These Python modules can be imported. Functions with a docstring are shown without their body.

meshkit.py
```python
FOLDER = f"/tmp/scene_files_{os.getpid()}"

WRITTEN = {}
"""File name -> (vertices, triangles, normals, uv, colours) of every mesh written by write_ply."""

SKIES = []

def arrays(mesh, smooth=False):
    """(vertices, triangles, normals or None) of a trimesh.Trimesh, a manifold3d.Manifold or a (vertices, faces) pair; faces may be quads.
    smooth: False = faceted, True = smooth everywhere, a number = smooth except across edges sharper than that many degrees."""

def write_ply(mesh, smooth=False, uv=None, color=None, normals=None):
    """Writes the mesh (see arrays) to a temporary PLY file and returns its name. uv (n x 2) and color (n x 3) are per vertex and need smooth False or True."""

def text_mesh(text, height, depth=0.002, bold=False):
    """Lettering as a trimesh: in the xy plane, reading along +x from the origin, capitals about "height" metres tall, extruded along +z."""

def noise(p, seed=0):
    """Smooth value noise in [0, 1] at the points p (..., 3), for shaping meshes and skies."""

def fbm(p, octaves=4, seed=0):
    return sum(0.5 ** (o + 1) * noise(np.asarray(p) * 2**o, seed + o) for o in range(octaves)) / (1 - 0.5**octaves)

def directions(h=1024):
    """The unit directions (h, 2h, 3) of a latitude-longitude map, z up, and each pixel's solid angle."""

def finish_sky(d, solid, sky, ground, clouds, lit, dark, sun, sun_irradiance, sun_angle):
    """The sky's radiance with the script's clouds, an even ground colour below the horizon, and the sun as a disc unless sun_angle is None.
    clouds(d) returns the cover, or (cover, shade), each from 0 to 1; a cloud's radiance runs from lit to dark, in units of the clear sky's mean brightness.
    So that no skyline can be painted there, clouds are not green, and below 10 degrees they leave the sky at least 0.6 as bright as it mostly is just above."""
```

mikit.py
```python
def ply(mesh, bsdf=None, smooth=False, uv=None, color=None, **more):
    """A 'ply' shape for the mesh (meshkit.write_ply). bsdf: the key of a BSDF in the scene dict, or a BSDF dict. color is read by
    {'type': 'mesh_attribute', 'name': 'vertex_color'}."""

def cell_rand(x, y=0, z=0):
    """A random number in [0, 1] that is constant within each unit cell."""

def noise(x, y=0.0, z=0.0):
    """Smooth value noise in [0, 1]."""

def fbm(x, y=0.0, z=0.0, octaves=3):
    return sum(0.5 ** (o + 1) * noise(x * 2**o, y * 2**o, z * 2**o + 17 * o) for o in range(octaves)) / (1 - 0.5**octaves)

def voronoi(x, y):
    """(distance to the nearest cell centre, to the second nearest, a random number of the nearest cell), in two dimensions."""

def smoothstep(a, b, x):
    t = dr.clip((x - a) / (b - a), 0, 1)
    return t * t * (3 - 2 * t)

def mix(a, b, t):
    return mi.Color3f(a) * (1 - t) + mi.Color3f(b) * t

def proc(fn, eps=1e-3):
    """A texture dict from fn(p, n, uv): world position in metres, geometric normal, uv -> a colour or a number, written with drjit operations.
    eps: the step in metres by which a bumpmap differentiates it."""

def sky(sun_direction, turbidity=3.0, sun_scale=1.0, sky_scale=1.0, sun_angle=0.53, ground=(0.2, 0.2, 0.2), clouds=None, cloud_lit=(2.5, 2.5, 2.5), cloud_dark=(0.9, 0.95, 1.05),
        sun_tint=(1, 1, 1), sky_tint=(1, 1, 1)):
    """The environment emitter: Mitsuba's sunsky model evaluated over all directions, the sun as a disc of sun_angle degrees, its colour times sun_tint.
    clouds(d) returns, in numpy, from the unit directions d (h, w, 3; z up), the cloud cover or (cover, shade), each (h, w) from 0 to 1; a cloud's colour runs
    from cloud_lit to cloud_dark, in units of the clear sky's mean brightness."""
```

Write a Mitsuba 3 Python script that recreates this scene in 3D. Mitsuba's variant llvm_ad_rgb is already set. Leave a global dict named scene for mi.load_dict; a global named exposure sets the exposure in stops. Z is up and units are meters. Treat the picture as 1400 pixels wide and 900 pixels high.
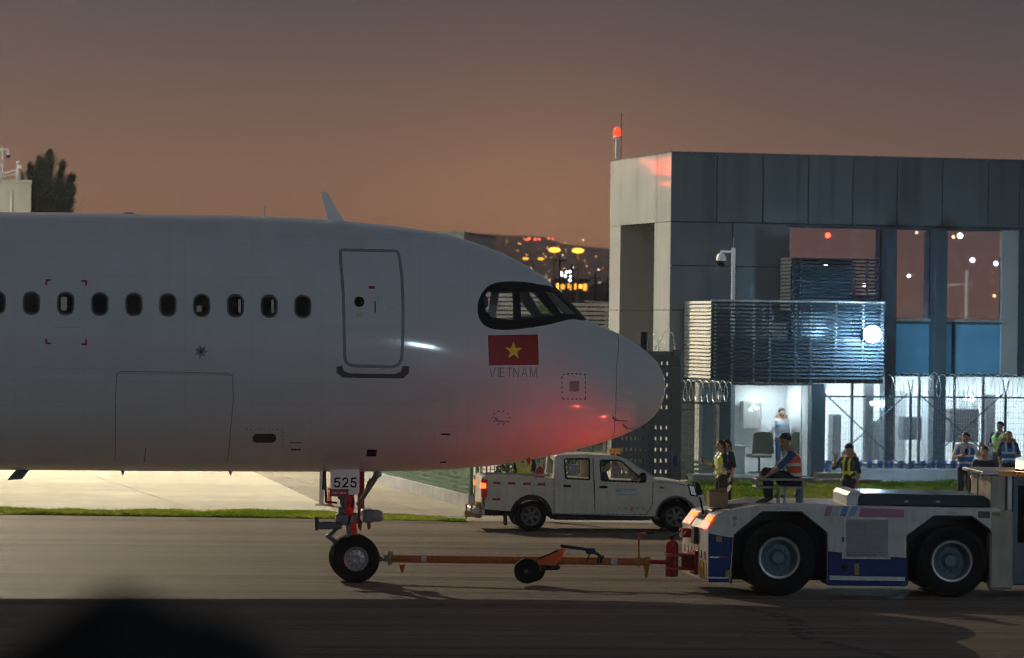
import math, random
import numpy as np
import trimesh
import manifold3d as m3
import shapely
import mitsuba as mi
import drjit as dr
from shapely.geometry import Polygon, LineString, Point, box as sbox
import mikit, meshkit

random.seed(7)
RNG = np.random.default_rng(7)
T = mi.ScalarTransform4f
scene, labels = {}, {}
PI = math.pi
# ------------------------------------------------------------------ camera, sky, light, exposure
EYE = np.array([0.0, 0.0, 4.2])
ROLL, PITCH, FPX = math.radians(0.7), 9 / 5000.0, 5000.0      # FPX: focal length in pixels of the 1400 px wide photo
FWD = np.array([0, math.cos(PITCH), -math.sin(PITCH)])
_up0 = np.array([0, math.sin(PITCH), math.cos(PITCH)])
RIGHT = math.cos(ROLL) * np.array([1.0, 0, 0]) + math.sin(ROLL) * _up0
UP = -math.sin(ROLL) * np.array([1.0, 0, 0]) + math.cos(ROLL) * _up0
scene['camera'] = {'type': 'thinlens', 'fov': math.degrees(2 * math.atan(700 / FPX)), 'fov_axis': 'x', 'near_clip': 0.3, 'far_clip': 9000.0, 'medium': {'type': 'ref', 'id': 'night_air'},
                   'aperture_radius': 0.022, 'focus_distance': 57.5,
                   'to_world': T().look_at(origin=EYE.tolist(), target=(EYE + FWD).tolist(), up=UP.tolist())}
exposure = 2.0

def sky_cover(d):
    # an overcast night sky lit from below by the city: orange at the horizon, brown-violet above, dull at the zenith
    el = np.degrees(np.arcsin(np.clip(d[..., 2], -1, 1)))
    az = np.degrees(np.arctan2(d[..., 0], d[..., 1]))
    n = meshkit.fbm(d * np.array([3.0, 3.0, 9.0]), 3, seed=4) - 0.5
    far = np.clip(np.abs(az + 2) / 110, 0, 1)
    e = np.maximum(el, 0)
    glow = (0.295 - 0.006 * np.clip(az, -8, 8)) * (1 - 0.6 * far) * (0.92 * np.exp(-(e / 3.7) ** 2) + 0.08 * np.exp(-e / 14) + 1.05 * np.exp(-(e / 1.9) ** 2)) + 0.80 * np.exp(-((az - 0.7) / 2.6) ** 2 - e / 1.3)
    shade = 1 - glow
    shade = np.clip(shade + 0.07 * n * (el > 0), 0, 1)
    return np.ones_like(shade), shade

# the misty night air: thin, scattering forward
scene['night_air'] = {'type': 'homogeneous', 'albedo': 0.95, 'sigma_t': 0.00030, 'phase': {'type': 'hg', 'g': 0.93}}
scene['m_air'] = {'type': 'null'}
scene['haze'] = {'type': 'cube', 'bsdf': {'type': 'ref', 'id': 'm_air'}, 'interior': {'type': 'ref', 'id': 'night_air'}, 'to_world': T().translate([0, 2250, 55]).scale([3000, 2950, 57])}
labels['haze'] = {'kind': 'stuff', 'label': 'thin misty night air glowing with the light of the city'}
SKY_LIT, SKY_DARK = (22.0, 10.0, 4.4), (1.1, 1.30, 1.7)
scene['sky'] = mikit.sky((-0.7, 0.7, 0.12), turbidity=4, sun_scale=0.0, sky_scale=0.25, clouds=sky_cover, ground=(0.16, 0.14, 0.12),
                         cloud_lit=SKY_LIT, cloud_dark=SKY_DARK)

# flood lamps of the apron, on the masts built further down (all outside the frame)
def spot(key, pos, target, power, cutoff, color=(1.0, 0.86, 0.62), weight=8.0, beam=None):
    scene[key] = {'type': 'spot', 'to_world': T().look_at(origin=list(pos), target=list(target), up=[0, 0, 1]), 'cutoff_angle': cutoff,
                  'beam_width': beam if beam else cutoff * 0.7, 'sampling_weight': weight,
                  'intensity': {'type': 'rgb', 'value': [power * c for c in color]}}
MAST_B, MAST_A, MAST_C = (-31.0, 128.0, 33.0), (-40.0, 72.0, 33.0), (46.0, -48.0, 16.0)
spot('flood_lamp_light', MAST_B, (-8.5, 97.0, 0.0), 4700, 42, (1.0, 0.87, 0.62), 14, 8)
spot('flood_lamp_light_001', MAST_A, (6.0, 100.0, 4.0), 290, 14, (0.95, 1.0, 0.97), 8, 9)
spot('flood_lamp_light_003', MAST_A, (-17.0, 134.0, 8.0), 900, 12, (0.95, 1.0, 0.84), 3, 9)
spot('flood_lamp_light_002', MAST_C, (-2.0, 70.0, 3.0), 640, 26, (0.62, 0.86, 1.0), 8)

# ------------------------------------------------------------------ helpers
def rot_z(a):
    c, s = math.cos(a), math.sin(a)
    return np.array([[c, -s, 0, 0], [s, c, 0, 0], [0, 0, 1, 0], [0, 0, 0, 1.0]])
def frame(x, y, z=0.0, deg=0.0):
    m = rot_z(math.radians(deg)); m[:3, 3] = (x, y, z); return m
def ray(px, py):
    d = FWD * FPX + RIGHT * (px - 700) + UP * (450 - py)
    return d / d[1]
def at(px, py, y):
    """the point that photo pixel (px, py) shows at distance y"""
    return EYE + ray(px, py) * y
def on_ground(px, py, z=0.0):
    d = ray(px, py); return EYE + d * ((z - EYE[2]) / d[2])
def face(m, px, py, yl=0.0):
    """(x, z) in the frame m of pixel (px, py) on the upright plane y = yl of that frame"""
    im = np.linalg.inv(m)
    o, d = (im @ np.append(EYE, 1))[:3], im[:3, :3] @ ray(px, py)
    t = (yl - o[1]) / d[1]
    p = o + d * t
    return float(p[0]), float(p[2])

def numbered(name):
    if name not in scene and name not in labels: return name
    k = 1
    while f'{name}_{k:03d}' in scene or f'{name}_{k:03d}' in labels: k += 1
    return f'{name}_{k:03d}'
FR = {}
def thing(name, label, cat, m=None, group=None):
    key = numbered(name)
    labels[key] = {'label': label, 'category': cat}
    if group: labels[key]['group'] = group
    FR[key] = np.eye(4) if m is None else m
    return key
def mat_of(key):
    while key not in FR: key = key.rpartition('__')[0]
    return FR[key]
def put(parent, name, mesh, bsdf, smooth=False, label=None, kind=None, m=None, **more):
    """one part (or sub-part) of a thing, in the thing's frame"""
    key = numbered(parent + '__' + name)
    w = mat_of(parent) if m is None else mat_of(parent) @ m
    scene[key] = mikit.ply(mesh, bsdf, smooth, to_world=T(w), **more)
    if label or kind:
        labels[key] = {}
        if label: labels[key]['label'] = label
        if kind: labels[key]['kind'] = kind
    return key
def whole(name, mesh, bsdf, label, cat, m=None, group=None, smooth=False, **more):
    key = thing(name, label, cat, m, group)
    scene[key] = mikit.ply(mesh, bsdf, smooth, to_world=T(FR[key]), **more)
    return key
def setting(name, mesh, bsdf, smooth=False, m=None, kind='structure', label=None):
    key = numbered(name)
    FR[key] = np.eye(4) if m is None else m
    scene[key] = mikit.ply(mesh, bsdf, smooth, to_world=T(FR[key]))
    labels[key] = {'kind': kind}
    if label: labels[key]['label'] = label
    return key
def cat_(*ms):
    ms = [m for m in ms if m is not None]
    return trimesh.util.concatenate(ms)
def tri(man):
    k = man.to_mesh()
    return trimesh.Trimesh(np.array(k.vert_properties)[:, :3], np.array(k.tri_verts), process=False)
def man(mesh):
    mesh = mesh.copy(); mesh.merge_vertices()
    return m3.Manifold(m3.Mesh(np.asarray(mesh.vertices, np.float32), np.asarray(mesh.faces, np.uint32)))
def hull(pts):
    return trimesh.convex.convex_hull(np.asarray(pts, float))
def box(x0, x1, y0, y1, z0, z1, b=0.0):
    """a box, its edges chamfered by b"""
    if b <= 0:
        m = trimesh.creation.box((x1 - x0, y1 - y0, z1 - z0)); m.apply_translation(((x0 + x1) / 2, (y0 + y1) / 2, (z0 + z1) / 2)); return m
    b = min(b, 0.45 * min(x1 - x0, y1 - y0, z1 - z0))
    P = []
    for x, sx in ((x0, 1), (x1, -1)):
        for y, sy in ((y0, 1), (y1, -1)):
            for z, sz in ((z0, 1), (z1, -1)):
                P += [(x, y + sy * b, z + sz * b), (x + sx * b, y, z + sz * b), (x + sx * b, y + sy * b, z)]
    return hull(P)
def cyl(p0, p1, r, n=14, r1=None):
    p0, p1 = np.asarray(p0, float), np.asarray(p1, float)
    d = p1 - p0; L = np.linalg.norm(d); d /= L
    a = np.cross(d, [0, 0, 1] if abs(d[2]) < 0.9 else [1, 0, 0]); a /= np.linalg.norm(a); c = np.cross(d, a)
    t = np.arange(n) * 2 * PI / n
    ring = np.cos(t)[:, None] * a + np.sin(t)[:, None] * c
    r1 = r if r1 is None else r1
    V = np.vstack([p0 + ring * r, p1 + ring * r1, [p0], [p1]])
    i = np.arange(n); j = (i + 1) % n
    F = np.vstack([np.c_[i, j, j + n], np.c_[i, j + n, i + n], np.c_[j, i, i * 0 + 2 * n], np.c_[i + n, j + n, i * 0 + 2 * n + 1]])
    m = trimesh.Trimesh(V, F, process=False)
    return m
def tube(pts, r, n=8):
    pts = [np.asarray(p, float) for p in pts]
    out = [cyl(a, b, r, n) for a, b in zip(pts[:-1], pts[1:])]
    out += [trimesh.creation.icosphere(1, r * 1.0).apply_translation(p) for p in pts[1:-1]] if r > 0.012 else []
    return cat_(*out)
def lathe(prof, axis='y', n=32):
    """prof: (radius, along) pairs; turned about the axis"""
    prof = np.asarray(prof, float); t = np.arange(n) * 2 * PI / n
    k = len(prof)
    R, A = prof[:, 0], prof[:, 1]
    c, s = np.cos(t), np.sin(t)
    if axis == 'y': V = np.stack([R[:, None] * c, np.repeat(A[:, None], n, 1), R[:, None] * s], -1).reshape(-1, 3)
    elif axis == 'z': V = np.stack([R[:, None] * c, R[:, None] * s, np.repeat(A[:, None], n, 1)], -1).reshape(-1, 3)
    else: V = np.stack([np.repeat(A[:, None], n, 1), R[:, None] * c, R[:, None] * s], -1).reshape(-1, 3)
    F = []
    for a in range(k - 1):
        i = np.arange(n) + a * n; j = (np.arange(n) + 1) % n + a * n
        F += [np.c_[i, j, j + n], np.c_[i, j + n, i + n]]
    m = trimesh.Trimesh(V, np.vstack(F), process=False)
    if m.volume < 0: m.invert()
    return m
def ball(c, r, sub=2, s=(1, 1, 1)):
    m = trimesh.creation.icosphere(sub, 1.0); m.apply_scale([r * q for q in s]); m.apply_translation(c); return m
def prism(poly, y0, y1):
    """polygon in (x, z), extruded from y0 to y1"""
    poly = Polygon(poly) if not isinstance(poly, (Polygon, shapely.MultiPolygon)) else poly
    out = []
    for g in getattr(poly, 'geoms', [poly]):
        m = trimesh.creation.extrude_polygon(g, y1 - y0, engine='earcut')
        V = m.vertices.copy(); m = trimesh.Trimesh(np.c_[V[:, 0], y1 - V[:, 2], V[:, 1]], m.faces, process=False)
        out.append(m)
    m = cat_(*out)
    if m.volume < 0: m.invert()
    return m
def slab(poly, z0, z1):
    m = trimesh.creation.extrude_polygon(Polygon(poly), z1 - z0, engine='earcut'); m.apply_translation((0, 0, z0)); return m
def rounded(x0, x1, z0, z1, r, n=6):
    return sbox(x0 + r, z0 + r, x1 - r, z1 - r).buffer(r, quad_segs=n)
def label_text(s, h, depth=0.002, bold=False):
    """lettering standing in the (x, z) plane, facing -y, its left end at 0"""
    m = meshkit.text_mesh(s, h, depth, bold)
    V = np.asarray(m.vertices); m = trimesh.Trimesh(np.c_[V[:, 0], -V[:, 2], V[:, 1]], m.faces, process=False)
    return m
def spring(p0, p1, R, pitch, r=0.006, seg=14, wob=0.0, up=None):
    """a coil of wire from p0 to p1"""
    p0, p1 = np.asarray(p0, float), np.asarray(p1, float); d = p1 - p0; L = np.linalg.norm(d); d /= L
    a = np.array([0, 0, 1.0]); c = np.cross(d, a)
    n = max(int(L / pitch * seg), 8)
    t = np.linspace(0, 1, n); ang = t * L / pitch * 2 * PI
    rr = R * (1 + wob * (meshkit.noise(np.c_[t * 60, t * 0, t * 0]) - .5))
    P = p0 + d * (t * L)[:, None] + (np.cos(ang) * rr)[:, None] * a + (np.sin(ang) * rr)[:, None] * c
    return wire(P, r)
def wire(P, r, sides=4):
    P = np.asarray(P, float); t = np.gradient(P, axis=0); t /= np.linalg.norm(t, axis=1, keepdims=True) + 1e-12
    a = np.cross(t, np.where(np.abs(t[:, 2:]) < .9, [0, 0, 1.0], [1.0, 0, 0])); a /= np.linalg.norm(a, axis=1, keepdims=True) + 1e-12
    b = np.cross(t, a); ang = np.arange(sides) * 2 * PI / sides
    V = P[:, None] + r * (np.cos(ang)[None, :, None] * a[:, None] + np.sin(ang)[None, :, None] * b[:, None])
    i, j = np.meshgrid(np.arange(len(P) - 1), np.arange(sides), indexing='ij')
    q = np.stack([i * sides + j, i * sides + (j + 1) % sides, (i + 1) * sides + (j + 1) % sides, (i + 1) * sides + j], -1).reshape(-1, 4)
    return trimesh.Trimesh(V.reshape(-1, 3), np.vstack([q[:, [0, 1, 2]], q[:, [0, 2, 3]]]), process=False)

# ------------------------------------------------------------------ materials
def mat(key, color, rough=0.5, metal=0.0, coat=0.0, spec=0.5, bump=None):
    base = color if isinstance(color, dict) else {'type': 'rgb', 'value': list(color)}
    b = {'type': 'principled', 'base_color': base, 'roughness': rough, 'metallic': metal, 'specular': spec}
    if coat: b.update(clearcoat=coat, clearcoat_gloss=0.95)
    if bump: b = {'type': 'bumpmap', 'bsdf': b, 'arbitrary': bump[0], 'scale': bump[1]}
    scene[key] = {'type': 'twosided', 'bsdf': b}
    return key
N, FB, SS, MIX = mikit.noise, mikit.fbm, mikit.smoothstep, mikit.mix
def worn(c, d=0.12, f=1.0):
    """a paint colour with faint large-scale dirt and streaks"""
    c = tuple(c)
    def fn(p, n, uv):
        k = FB(p.x * 1.3 * f, p.y * 1.3 * f, p.z * 2.1 * f, 3)
        s = FB(p.x * 9 * f, p.y * 9 * f, p.z * 1.2 * f, 2)
        return mi.Color3f(c) * (1 - d * (0.9 * k + 0.8 * s))
    return mikit.proc(fn)
def hull_paint(p, n, uv):
    a = p.x * .99 + p.y * .139
    k = FB(p.x * .8, p.y * .8, p.z * 1.6, 3); s = FB(a * 5, 0, p.z * .7, 3)
    pan = mikit.cell_rand(a / 1.62, p.z / .83, 3) - .5
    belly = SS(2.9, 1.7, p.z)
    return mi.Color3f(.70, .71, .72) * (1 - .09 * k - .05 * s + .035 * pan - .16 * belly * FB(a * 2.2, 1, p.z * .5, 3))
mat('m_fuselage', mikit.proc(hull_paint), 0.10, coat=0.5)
mat('m_white', worn((0.72, 0.70, 0.67), 0.30, 2.0), 0.35)
mat('m_truck_white', worn((0.64, 0.59, 0.50), 0.25, 2.0), 0.28, coat=0.4)
mat('m_black', (0.008, 0.008, 0.010), 0.55, spec=0.25)
mat('m_rubber', worn((0.014, 0.014, 0.015), 0.5, 3.0), 0.8, spec=0.2)
mat('m_dark', (0.03, 0.032, 0.036), 0.5)
mat('m_darkgrey', (0.085, 0.09, 0.10), 0.5)
mat('m_grey', (0.28, 0.29, 0.30), 0.45)
mat('m_seam', (0.26, 0.26, 0.27), 0.6)
mat('m_faint', (0.52, 0.52, 0.53), 0.5)
mat('m_steel', (0.42, 0.42, 0.43), 0.35, 0.9)
mat('m_galv', worn((0.52, 0.53, 0.54), 0.3, 3.0), 0.45, 0.5)
mat('m_alloy', (0.40, 0.40, 0.42), 0.42, 0.6)
mat('m_hub', (0.09, 0.16, 0.20), 0.5, 0.2)
mat('m_red', (0.38, 0.018, 0.016), 0.45)
mat('m_darkred', (0.30, 0.015, 0.015), 0.5)
mat('m_ribbon', (0.80, 0.03, 0.02), 0.8)
mat('m_yellow', (0.78, 0.55, 0.03), 0.5)
mat('m_star', (0.85, 0.68, 0.03), 0.5)
mat('m_orange', worn((0.55, 0.17, 0.025), 0.35, 4.0), 0.5)
mat('m_orangered', (0.75, 0.14, 0.03), 0.5)
mat('m_blue', worn((0.005, 0.035, 0.21), 0.3, 2.0), 0.4, spec=0.2)
mat('m_lightblue', (0.16, 0.36, 0.62), 0.4)
mat('m_mauve', (0.42, 0.12, 0.24), 0.45)
mat('m_print', (0.24, 0.27, 0.33), 0.5)
mat('m_plate', (0.80, 0.80, 0.82), 0.35)
mat('m_amber', (0.85, 0.36, 0.03), 0.2, coat=0.6)
mat('m_redlens', (0.60, 0.02, 0.015), 0.15, coat=0.6)
mat('m_pane_dark', (0.004, 0.005, 0.007), 0.12, spec=0.08)
mat('m_shade', (0.62, 0.52, 0.42), 0.6)
mat('m_card', (0.36, 0.25, 0.14), 0.8)
scene['m_glass'] = {'type': 'thindielectric', 'int_ior': 1.5}
def emits(rgb, k, weight=None):
    d = {'type': 'area', 'radiance': {'type': 'rgb', 'value': [k * c for c in rgb]}}
    if weight is not None: d['sampling_weight'] = weight
    return d
# ------------------------------------------------------------------ the airliner
AF = frame(-2.493, 58.8, 0.0, 8.0)              # origin under the nose wheels, x forward, -y towards the camera
_top = [(0, 290), (100, 291), (200, 293), (300, 294.5), (380, 297), (440, 300), (500, 305), (560, 312), (600, 318.5), (640, 329), (680, 344), (720, 364), (745, 381),
        (770, 405), (785, 421), (800, 436), (815, 443.5), (830, 449.5), (850, 458.5), (870, 471), (890, 487), (900, 499), (906, 512), (909, 529)]
_bot = [(0, 642.5), (200, 644), (400, 645), (480, 645), (540, 644.5), (600, 642.5), (640, 639.5), (680, 635.5), (720, 629.5), (760, 621.5), (800, 611.5), (830, 602.5),
        (860, 591), (880, 580), (895, 567), (905, 550), (909, 529)]
_t = np.array([face(AF, *p) for p in _top]); _b = np.array([face(AF, *p) for p in _bot])
U_TIP, Z_TIP = _t[-1, 0], _t[-1, 1]
from scipy.interpolate import PchipInterpolator
def _profile(pts):                               # z along the nose, smooth and blunt at the tip: interpolate in the square root of the distance from the tip
    s = np.sqrt(np.maximum(U_TIP - pts[:, 0], 0)); o = np.argsort(s)
    s, z = s[o], pts[o, 1]
    s, z = np.append(s, [5.2, 6.6]), np.append(z, [z[-1], z[-1]])
    return PchipInterpolator(s, z)
_zt, _zb = _profile(_t), _profile(_b)
_wd = PchipInterpolator(np.sqrt([0, .1, .3, .6, 1.0, 1.5, 2.0, 2.5, 3, 4, 5, 6, 7, 50]), [0, .33, .60, .86, 1.10, 1.33, 1.51, 1.65, 1.76, 1.90, 1.96, 1.975, 1.975, 1.975])
def sec(u):
    """top, bottom, half width and height of the widest line at u"""
    s = np.sqrt(np.maximum(U_TIP - np.asarray(u, float), 0))
    zt, zb, w = _zt(s), _zb(s), _wd(s)
    k = np.clip((U_TIP - u) / 5.0, 0, 1); k = k * k * (3 - 2 * k)
    zm = (Z_TIP) * (1 - k) + (zb + (zt - zb) * 0.50) * k
    return zt, zb, w, np.clip(zm, zb + .02 * (zt - zb), zt - .02 * (zt - zb))
def skin(u, t, off=0.0):
    """the point of the skin at u and at t radians from the top towards the camera's side (t < 0: the far side), lifted by off"""
    u, t = np.asarray(u, float), np.asarray(t, float)
    def p(u, t):
        zt, zb, w, zm = sec(u); c = np.cos(t)
        return np.stack([u, -w * np.sin(t), np.where(c > 0, zm + (zt - zm) * c, zm + (zm - zb) * c)], -1)
    P = p(u, t)
    if np.any(off):
        e = 4e-3
        uu = np.minimum(u, U_TIP - 2 * e)
        n = np.cross(p(uu + e, t) - p(uu - e, t), p(uu, t + e) - p(uu, t - e))
        n /= np.linalg.norm(n, axis=-1, keepdims=True) + 1e-12
        c = np.stack([u, 0 * u, sec(u)[3]], -1)
        n = np.where(((P - c) * n).sum(-1, keepdims=True) < 0, -n, n)
        P = P + n * np.asarray(off)[..., None] if np.ndim(off) else P + n * off
    return P
def u_t(u, z):
    """(u, t) of the camera-side skin point that has side-view position (u, z)"""
    zt, zb, w, zm = sec(u)
    c = np.where(z > zm, (z - zm) / np.maximum(zt - zm, 1e-6), (z - zm) / np.maximum(zm - zb, 1e-6))
    return np.arccos(np.clip(c, -1, 1))
def uz(px, py):
    """side-view (u, z) of a pixel on the skin"""
    y = -1.9
    for _ in range(6):
        u, z = face(AF, px, py, y)
        u = min(u, U_TIP - .01)
        y = float(skin(u, float(u_t(np.array(u), np.array(z))))[1])
    return u, z
U0 = -26.0
us = np.unique(np.concatenate([np.arange(U0, -11, 1.0), np.arange(-11, -1, 0.14), np.arange(-1, 4.3, .09), U_TIP - np.linspace(0, 1, 26) ** 2 * (U_TIP - 4.3)]))
us = us[us <= U_TIP]
ts = np.linspace(-PI, PI, 145)
def ut_poly(pts, close=True):
    """a side-view polygon of (u, z) points, as a polygon in (u, t)"""
    g = Polygon(pts) if not isinstance(pts, Polygon) else pts
    g = shapely.segmentize(g, 0.03)
    conv = lambda r: [(a, float(b)) for (a, _), b in zip(r.coords, u_t(np.array([q[0] for q in r.coords]), np.array([q[1] for q in r.coords])))]
    return Polygon(conv(g.exterior), [conv(r) for r in g.interiors]).buffer(0)
def px_poly(pts): return Polygon([uz(*p) for p in pts])
def smooth_poly(pts, n=10):
    """a closed smooth curve through the points"""
    P = np.array(pts, float); k = len(P); out = []
    for i in range(k):
        a, b, c, d = P[i - 1], P[i], P[(i + 1) % k], P[(i + 2) % k]
        for s in np.linspace(0, 1, n, endpoint=False):
            out.append(0.5 * ((2 * b) + (c - a) * s + (2 * a - 5 * b + 4 * c - d) * s * s + (3 * b - a - 3 * c + d) * s ** 3))
    return Polygon(out).buffer(0)
def _faces(g):
    """triangles of a polygon, as arrays"""
    V, F = trimesh.creation.triangulate_polygon(g, engine='earcut')
    return np.asarray(V), np.asarray(F)
def on_skin(ut, off, far=False, rim=0.0):
    """the part of the skin inside the (u, t) polygon, lifted by off, with a rim down to off - rim"""
    x0, t0, x1, t1 = ut.bounds
    Vs, Fs, n = [], [], 0
    ui = us[(us > x0 - 1.1) & (us < x1 + 1.1)]; ti = ts[(ts > t0 - .1) & (ts < t1 + .1)]
    cells = [(a, b, c, d) for a, b in zip(ui[:-1], ui[1:]) for c, d in zip(ti[:-1], ti[1:]) if b > x0 and a < x1 and d > t0 and c < t1]
    if not cells: return None
    B = shapely.box(*np.array(cells)[:, [0, 2, 1, 3]].T)
    I = shapely.intersection(B, ut)
    for g in I:
        for q in getattr(g, 'geoms', [g]):
            if q.geom_type != 'Polygon' or q.area < 1e-9: continue
            v, f = _faces(q); Vs.append(v); Fs.append(f + n); n += len(v)
    V, F = np.vstack(Vs), np.vstack(Fs)
    key = np.round(V, 6); V, inv = np.unique(key, axis=0, return_inverse=True); F = inv.ravel()[F]
    F = F[(F[:, 0] != F[:, 1]) & (F[:, 1] != F[:, 2]) & (F[:, 0] != F[:, 2])]
    P = skin(V[:, 0], V[:, 1] * (-1 if far else 1), off)
    m = trimesh.Trimesh(P, F, process=False)
    want = skin(V[:, 0], V[:, 1] * (-1 if far else 1), off + .01) - P
    nn = m.face_normals
    if len(nn) == len(F):
        flip = (nn * want[F[:, 0]]).sum(1) < 0; F2 = np.array(m.faces); F2[flip] = F2[flip][:, ::-1]; m = trimesh.Trimesh(P, F2, process=False)
    if rim > 0:
        parts = [m]
        for g in getattr(ut, 'geoms', [ut]):
            for r in [g.exterior, *g.interiors]:
                c = np.array(shapely.segmentize(r, .05).coords); s = -1 if far else 1
                a, b = skin(c[:, 0], c[:, 1] * s, off), skin(c[:, 0], c[:, 1] * s, off - rim)
                k = len(c); i = np.arange(k - 1)
                parts.append(trimesh.Trimesh(np.vstack([a, b]), np.vstack([np.c_[i, i + 1, i + 1 + k], np.c_[i, i + 1 + k, i + k]]), process=False))
        m = cat_(*parts)
    return m
def skin_strip(pts, width, off=0.002):
    """a painted or sealed line along side-view points"""
    g = LineString(pts).buffer(width / 2, cap_style='flat', join_style='round')
    return on_skin(ut_poly(g), off)

mat('m_lap', (.56, .57, .58), .4)
plane = thing('airliner', 'white narrow-body jet airliner with a red flag with a yellow star under its cockpit windows', 'airplane', AF)
# cockpit: the black mask with three panes on each side
mask_px = [(652.8, 421), (656, 407), (666.6, 392), (684.4, 386), (711, 385.5), (736, 389), (757, 394), (775, 410), (790, 426), (801.6, 437.5), (790, 437.5), (778.5, 437), (746.6, 444.6), (711, 450), (684.4, 451), (666.6, 447.5), (656, 437)]
# the windscreen front edge runs over the crest: u limits of the mask there come from the crest itself
panes_px = [[(743, 396.5), (758, 400), (789, 430), (767, 428.8)],
            [(710.3, 399), (728, 399.5), (757, 431.5), (712.5, 436.3)],
            [(661.5, 408), (666, 399.5), (672, 397.5), (700, 397.5), (702, 438.5), (672, 434), (664, 426)]]
mask = smooth_poly([uz(*p) for p in mask_px[:10]] + [uz(*p) for p in mask_px[10:]], 8).buffer(0.02).buffer(-0.02)
crest = shapely.box(uz(757, 394)[0], 0, uz(801, 437)[0], 9)        # up to the ridge line
_rid = [(u, float(sec(np.array(u))[0]) + .02) for u in np.linspace(uz(757, 394)[0] - .02, uz(801, 437)[0], 12)]
_low = [uz(*p) for p in [(801.6, 437.5), (789, 434), (762, 402), (757, 394)]]
mask = mask.union(Polygon(_rid + _low).buffer(0)).buffer(0)
panes = [Polygon([uz(*p) for p in q]).buffer(-.012).buffer(.012) for q in panes_px]
holes_ut = [ut_poly(p) for p in panes]
win_px = [(-3.5, 413), (43, 415), (90, 415.3), (136.5, 416), (182.5, 416.5), (229, 417), (275.5, 418), (321.5, 418.5), (368, 419), (414, 420)]
win_uz = [uz(*p) for p in win_px]
pitch = (win_uz[-1][0] - win_uz[1][0]) / 8
zc = np.mean([w[1] for w in win_uz])
wins = [(win_uz[-1][0] - pitch * k, zc) for k in range(30)]
def win_poly(c, grow=0.0): return rounded(c[0] - .115 - grow, c[0] + .115 + grow, c[1] - .165 - grow, c[1] + .165 + grow, .105 + grow)
cut = shapely.unary_union(holes_ut + [ut_poly(win_poly(c)) for c in wins])
cut_far = shapely.unary_union(holes_ut)
near_side = shapely.box(U0, 0, U_TIP, PI).difference(cut)
far_side = shapely.box(U0, 0, U_TIP, PI).difference(cut_far)
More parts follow.
